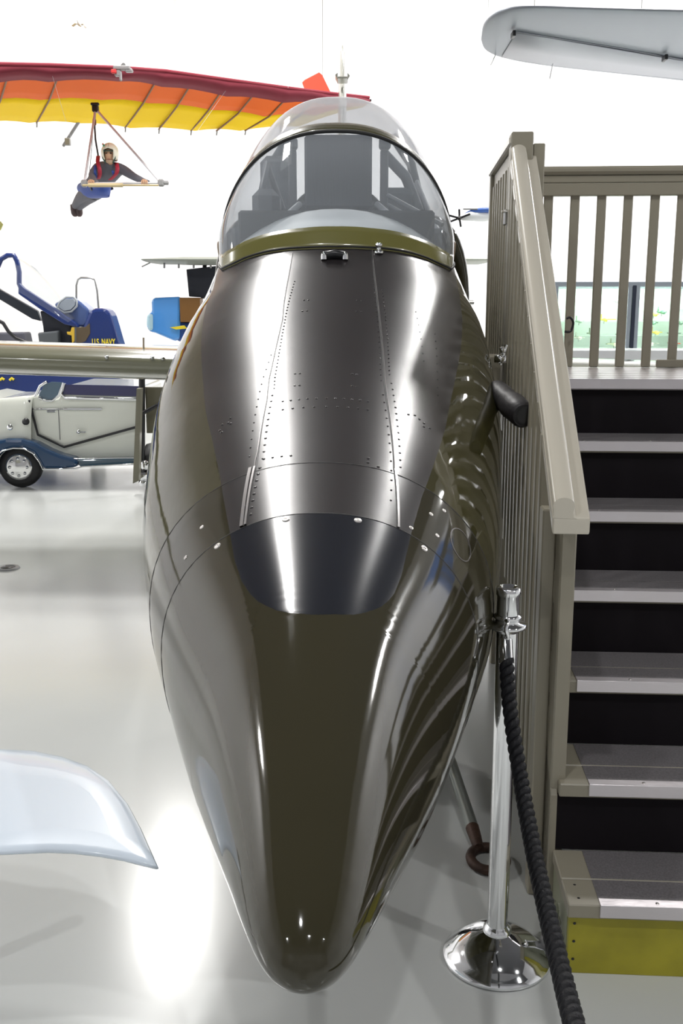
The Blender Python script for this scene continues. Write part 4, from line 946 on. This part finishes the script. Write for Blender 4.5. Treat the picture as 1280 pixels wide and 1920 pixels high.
# harness, straps, boots
HB = mat('harness_blue', (.03, .075, .34), .55, bump=.2, bscale=10)
hj = {'a': (B(196, 344, .05), .12), 'b': (B(186, 352, .30), .165), 'c': (B(168, 354, .55), .155), 'd': (B(148, 352, .80), .06), 'e': (B(196, 360, .35), .11)}
skinned('harness', hj, [('a', 'b'), ('b', 'c'), ('c', 'd'), ('b', 'e')], HB, pil, 'b')
HR = mat('strap_crimson', (.42, .02, .05), .5)
for pts_ in ([(184, 292, -.0), (183, 303, -.12), (186, 315, -.20), (187, 328, -.18), (184, 336, -.1)], [(218, 305, -.10), (220, 315, -.20), (218, 326, -.20), (211, 334, -.14), (206, 338, -.1)]):
    m = MB(); pw = [B(*p) for p in pts_]; m.grid([[p+Vector((-.028, 0, 0)), p+Vector((.028, 0, 0))] for p in [cat(pw, i/12) for i in range(13)]], smooth=True); m.build('harness_strap', HR, pil, solid=.012)
for pts_ in ([(178, 310, -.10), (178, 322, -.17), (180, 334, -.14)], [(211, 320, -.19), (214, 330, -.16)]):
    m = MB(); pw = [B(*p) for p in pts_]; m.grid([[p+Vector((-.018, 0, 0)), p+Vector((.018, 0, 0))] for p in pw]); m.build('harness_strap', HB, pil, solid=.01)
m = MB(); m.tube([ap, A(177, 230, 15.3), A(179, 262, 15.2), B(184, 292, .1)], .014, 6); m.tube([ap, A(174, 250, 15.3), A(170, 300, 15.3), B(166, 345, .4)], .005, 5); m.build('hang_strap', mat('strap_black', (.03, .03, .03), .6), pil)
m = MB(); m.box(A(177, 229, 15.28), (.05, .04, .09), bev=.01); m.build('strap_buckle', mat('buckle_brown', (.25, .1, .06), .5), pil)
bt_ = mat('boot_brown', (.06, .035, .035), .45)
for (ax, ay, bx, by) in ((138, 386, 141, 404), (147, 388, 149, 404)):
    a = B(ax, ay, 1.30); b = B(bx, by, 1.30)
    m = MB(); m.tube([a+Vector((0, 0, .02)), a.lerp(b, .35), a.lerp(b, .75), b, b+Vector((0, 0, -.02))], [.055, .06, .058, .045, .02], 12); m.build('boot', bt_, pil)

# ------------------------------------------------------------------ silver wing, upper right
sv = thing('silver_wing', 'silver grey aircraft wing with rounded tip hanging at upper right', 'wing', P(1100, 60, 10.5))
WH = 4.2
def PH(px, py, h=WH):
    q = P(px, py, 1.0); k = (h-EYE)/(q.z-EYE); return Vector((q.x*k, k, h))
le = [(902, 70), (906, 48), (920, 32), (940, 22), (968, 16), (1020, 15), (1120, 18), (1280, 22), (1500, 28)]
te = [(902, 76), (908, 92), (925, 104), (950, 112), (985, 119), (1040, 127), (1140, 138), (1280, 153), (1500, 178)]
def dense2(c, k=4):
    v = [Vector((a, b, 0)) for a, b in c]; n = (len(v)-1)*k
    return [(p.x, p.y) for p in [cat(v, i/n) for i in range(n+1)]]
le, te = dense2(le), dense2(te)
m = MB(); rows = []
for (a, b) in zip(le, te):
    A0, B0 = PH(*a), PH(*b); ch = (B0-A0).length; th = min(.10, .055*ch+.01)
    ring = []
    for x, y in foil(1.0, .5): ring.append(A0.lerp(B0, x)+Vector((0, 0, y/.25*th*.5+th*.1)))
    rows.append(ring)
m.grid(rows, closed=True); m.add(rows[0], [list(range(len(rows[0])))])
SILV = mat('silver_fabric', (.27, .29, .33), .42, .2, bump=.1, bscale=3)
m.build('wing_skin', SILV, sv)
m = MB(); sa = [PH(a, b, WH-.055) for a, b in ((966, 59), (1060, 74), (1160, 90), (1280, 112), (1500, 150))]
for p_, q_ in zip(sa[:-1], sa[1:]): m.tube([p_, q_], .006, 6)
m.build('aileron_gap', mat('gap_dark', (.20, .21, .24), .6), sv)
m = MB(); rows = []
for k in range(8):
    t = k/7; a = PH(lerp(968, 1500, t), lerp(62, 153, t), WH-.060); b = PH(lerp(940, 1500, t), interp([0, .2, .64, 1], [108, 126, 150, 176], t), WH-.02); rows.append([a, a.lerp(b, .5)+Vector((0, 0, -.004)), b])
m.grid(rows); m.build('aileron', mat('silver_light', (.42, .43, .48), .4, .1, bump=.1, bscale=5), sv, solid=.01)
for px, py in ((962, 65), (1246, 109)):
    m = MB(); m.box(PH(px, py, WH-.085), (.03, .12, .05), bev=.005); m.build('hinge_bracket', BLACK, sv)
m = MB(); m.tube([PH(928, 104), PH(920, 121, WH-.3)], .006, 5); m.tube([PH(1036, 120, WH-.05), PH(1030, 148, WH-.4)], .005, 5); m.build('static_wick', mat('wick_pale', (.75, .75, .72), .5), sv)
m = MB()
for px in (1000, 1200): q = PH(px, 60); m.tube([q, Vector((q.x, q.y, CEIL-.05))], .004, 5)
stuff(m.build('hanging_wire', STEEL, sv))

# ------------------------------------------------------------------ small hanging models
q = P(905, 404, 12)
mo = thing('hanging_model_plane', 'white and blue model plane with black propeller hung left of the railing', 'model plane', q)
m = MB(); m.tube([P(862, 409, 12), P(866, 408, 12), P(880, 405, 12.02), P(905, 406, 12.1), P(930, 404, 12.2)], [.01, .035, .055, .06, .05], 14); m.build('fuselage', WHITE, mo)
m = MB(); m.tube([P(868, 403, 12), P(885, 396, 12.02), P(905, 394, 12.05), P(930, 393, 12.1)], [.01, .025, .03, .03], 10); m.build('canopy_stripe', mat('model_blue', (.05, .14, .5), .3), mo)
m = MB()
for a in (.35, 1.62, 2.9, 3.5, 4.9):
    c = P(861, 409, 11.97); L = .13 if a in (2.9, 3.5, .35) else .10
    m.box(c+Vector((math.cos(a)*L/2, 0, math.sin(a)*L/2)), (L, .012, .022), R=Matrix.Rotation(-a, 3, 'Y'))
m.build('propeller', BLACK, mo)
m = MB(); m.lathe(P(861, 409, 11.95), [(0, .03), (.02, .02), (.028, 0)], 12, (0, -1, 0)); m.build('spinner', BLACK, mo)
m = MB(); m.tube([P(868, 392, 12), P(895, 392, 12.0)], .010, 6); m.tube([P(905, 396, 12.1), Vector((P(905, 396, 12.1).x, 12.1, CEIL-.05))], .002, 4); m.build('top_wing', GREYM, mo)
q = P(147, 46, 18)
bd = thing('hanging_model_bird', 'tiny grey model flapping machine hung high near the wall corner', 'model', q)
m = MB(); m.tube([P(145, 38, 18), P(149, 46, 18), P(152, 50, 18)], [.01, .03, .01], 8); m.build('body', GREYM, bd)
for s, pp in ((-1, ((147, 45), (140, 43), (134, 48))), (1, ((149, 45), (156, 44), (159, 51)))):
    m = MB(); pw = [P(x, y, 18) for x, y in pp]; m.grid([[p, p+Vector((0, .12, .015))] for p in pw]); m.build('wing', mat('bird_wing', (.35, .33, .30), .6), bd, solid=.008)
m = MB(); m.tube([P(149, 45, 18), Vector((P(149, 45, 18).x, 18, CEIL-.05))], .002, 4); m.build('hanging_wire', STEEL, bd)
q = P(1, 420, 16)
mk = thing('hanging_model_leaf', 'small yellow-green model tail showing at the left edge', 'model', q)
m = MB(); m.prism([P(-14, 412, 16), P(1, 415, 16), P(6, 421, 16), P(1, 432, 16), P(-14, 428, 16)], (0, .03, 0)); m.build('tail', mat('leaf_green', (.55, .58, .2), .5), mk, bevel=.004)
m = MB(); m.tube([P(-4, 418, 16), Vector((P(-4, 418, 16).x, 16, CEIL-.05))], .002, 4); m.build('hanging_wire', STEEL, mk)

# tall blue banner added unseen for the streak along the jet's side
bn = thing('streak_reflector', 'tall blue cloth banner added unseen by the right wall, mirrored as a streak in the jet side', 'reflector', (12.6, 14.2, 0))
m = MB(); m.box((12.6, 14.2, 4.2), (1.3, .05, 7.6), R=Matrix.Rotation(-.7, 3, 'Z')); m.build('slab', mat('reflector_blue', (.03, .13, .42), .6), bn)
m = MB(); m.tube([(12.05, 14.2+.46, 8.05), (13.15, 14.2-.46, 8.05)], .03, 8); m.build('top_bar', STEEL, bn)
m = MB(); m.tube([(12.6, 14.25, 8.05), (12.6, 14.25, 0.02)], .03, 8); m.lathe((12.6, 14.2, 0), [(.35, 0), (.35, .03), (.05, .05)], 20); m.build('stand', STEEL, bn)
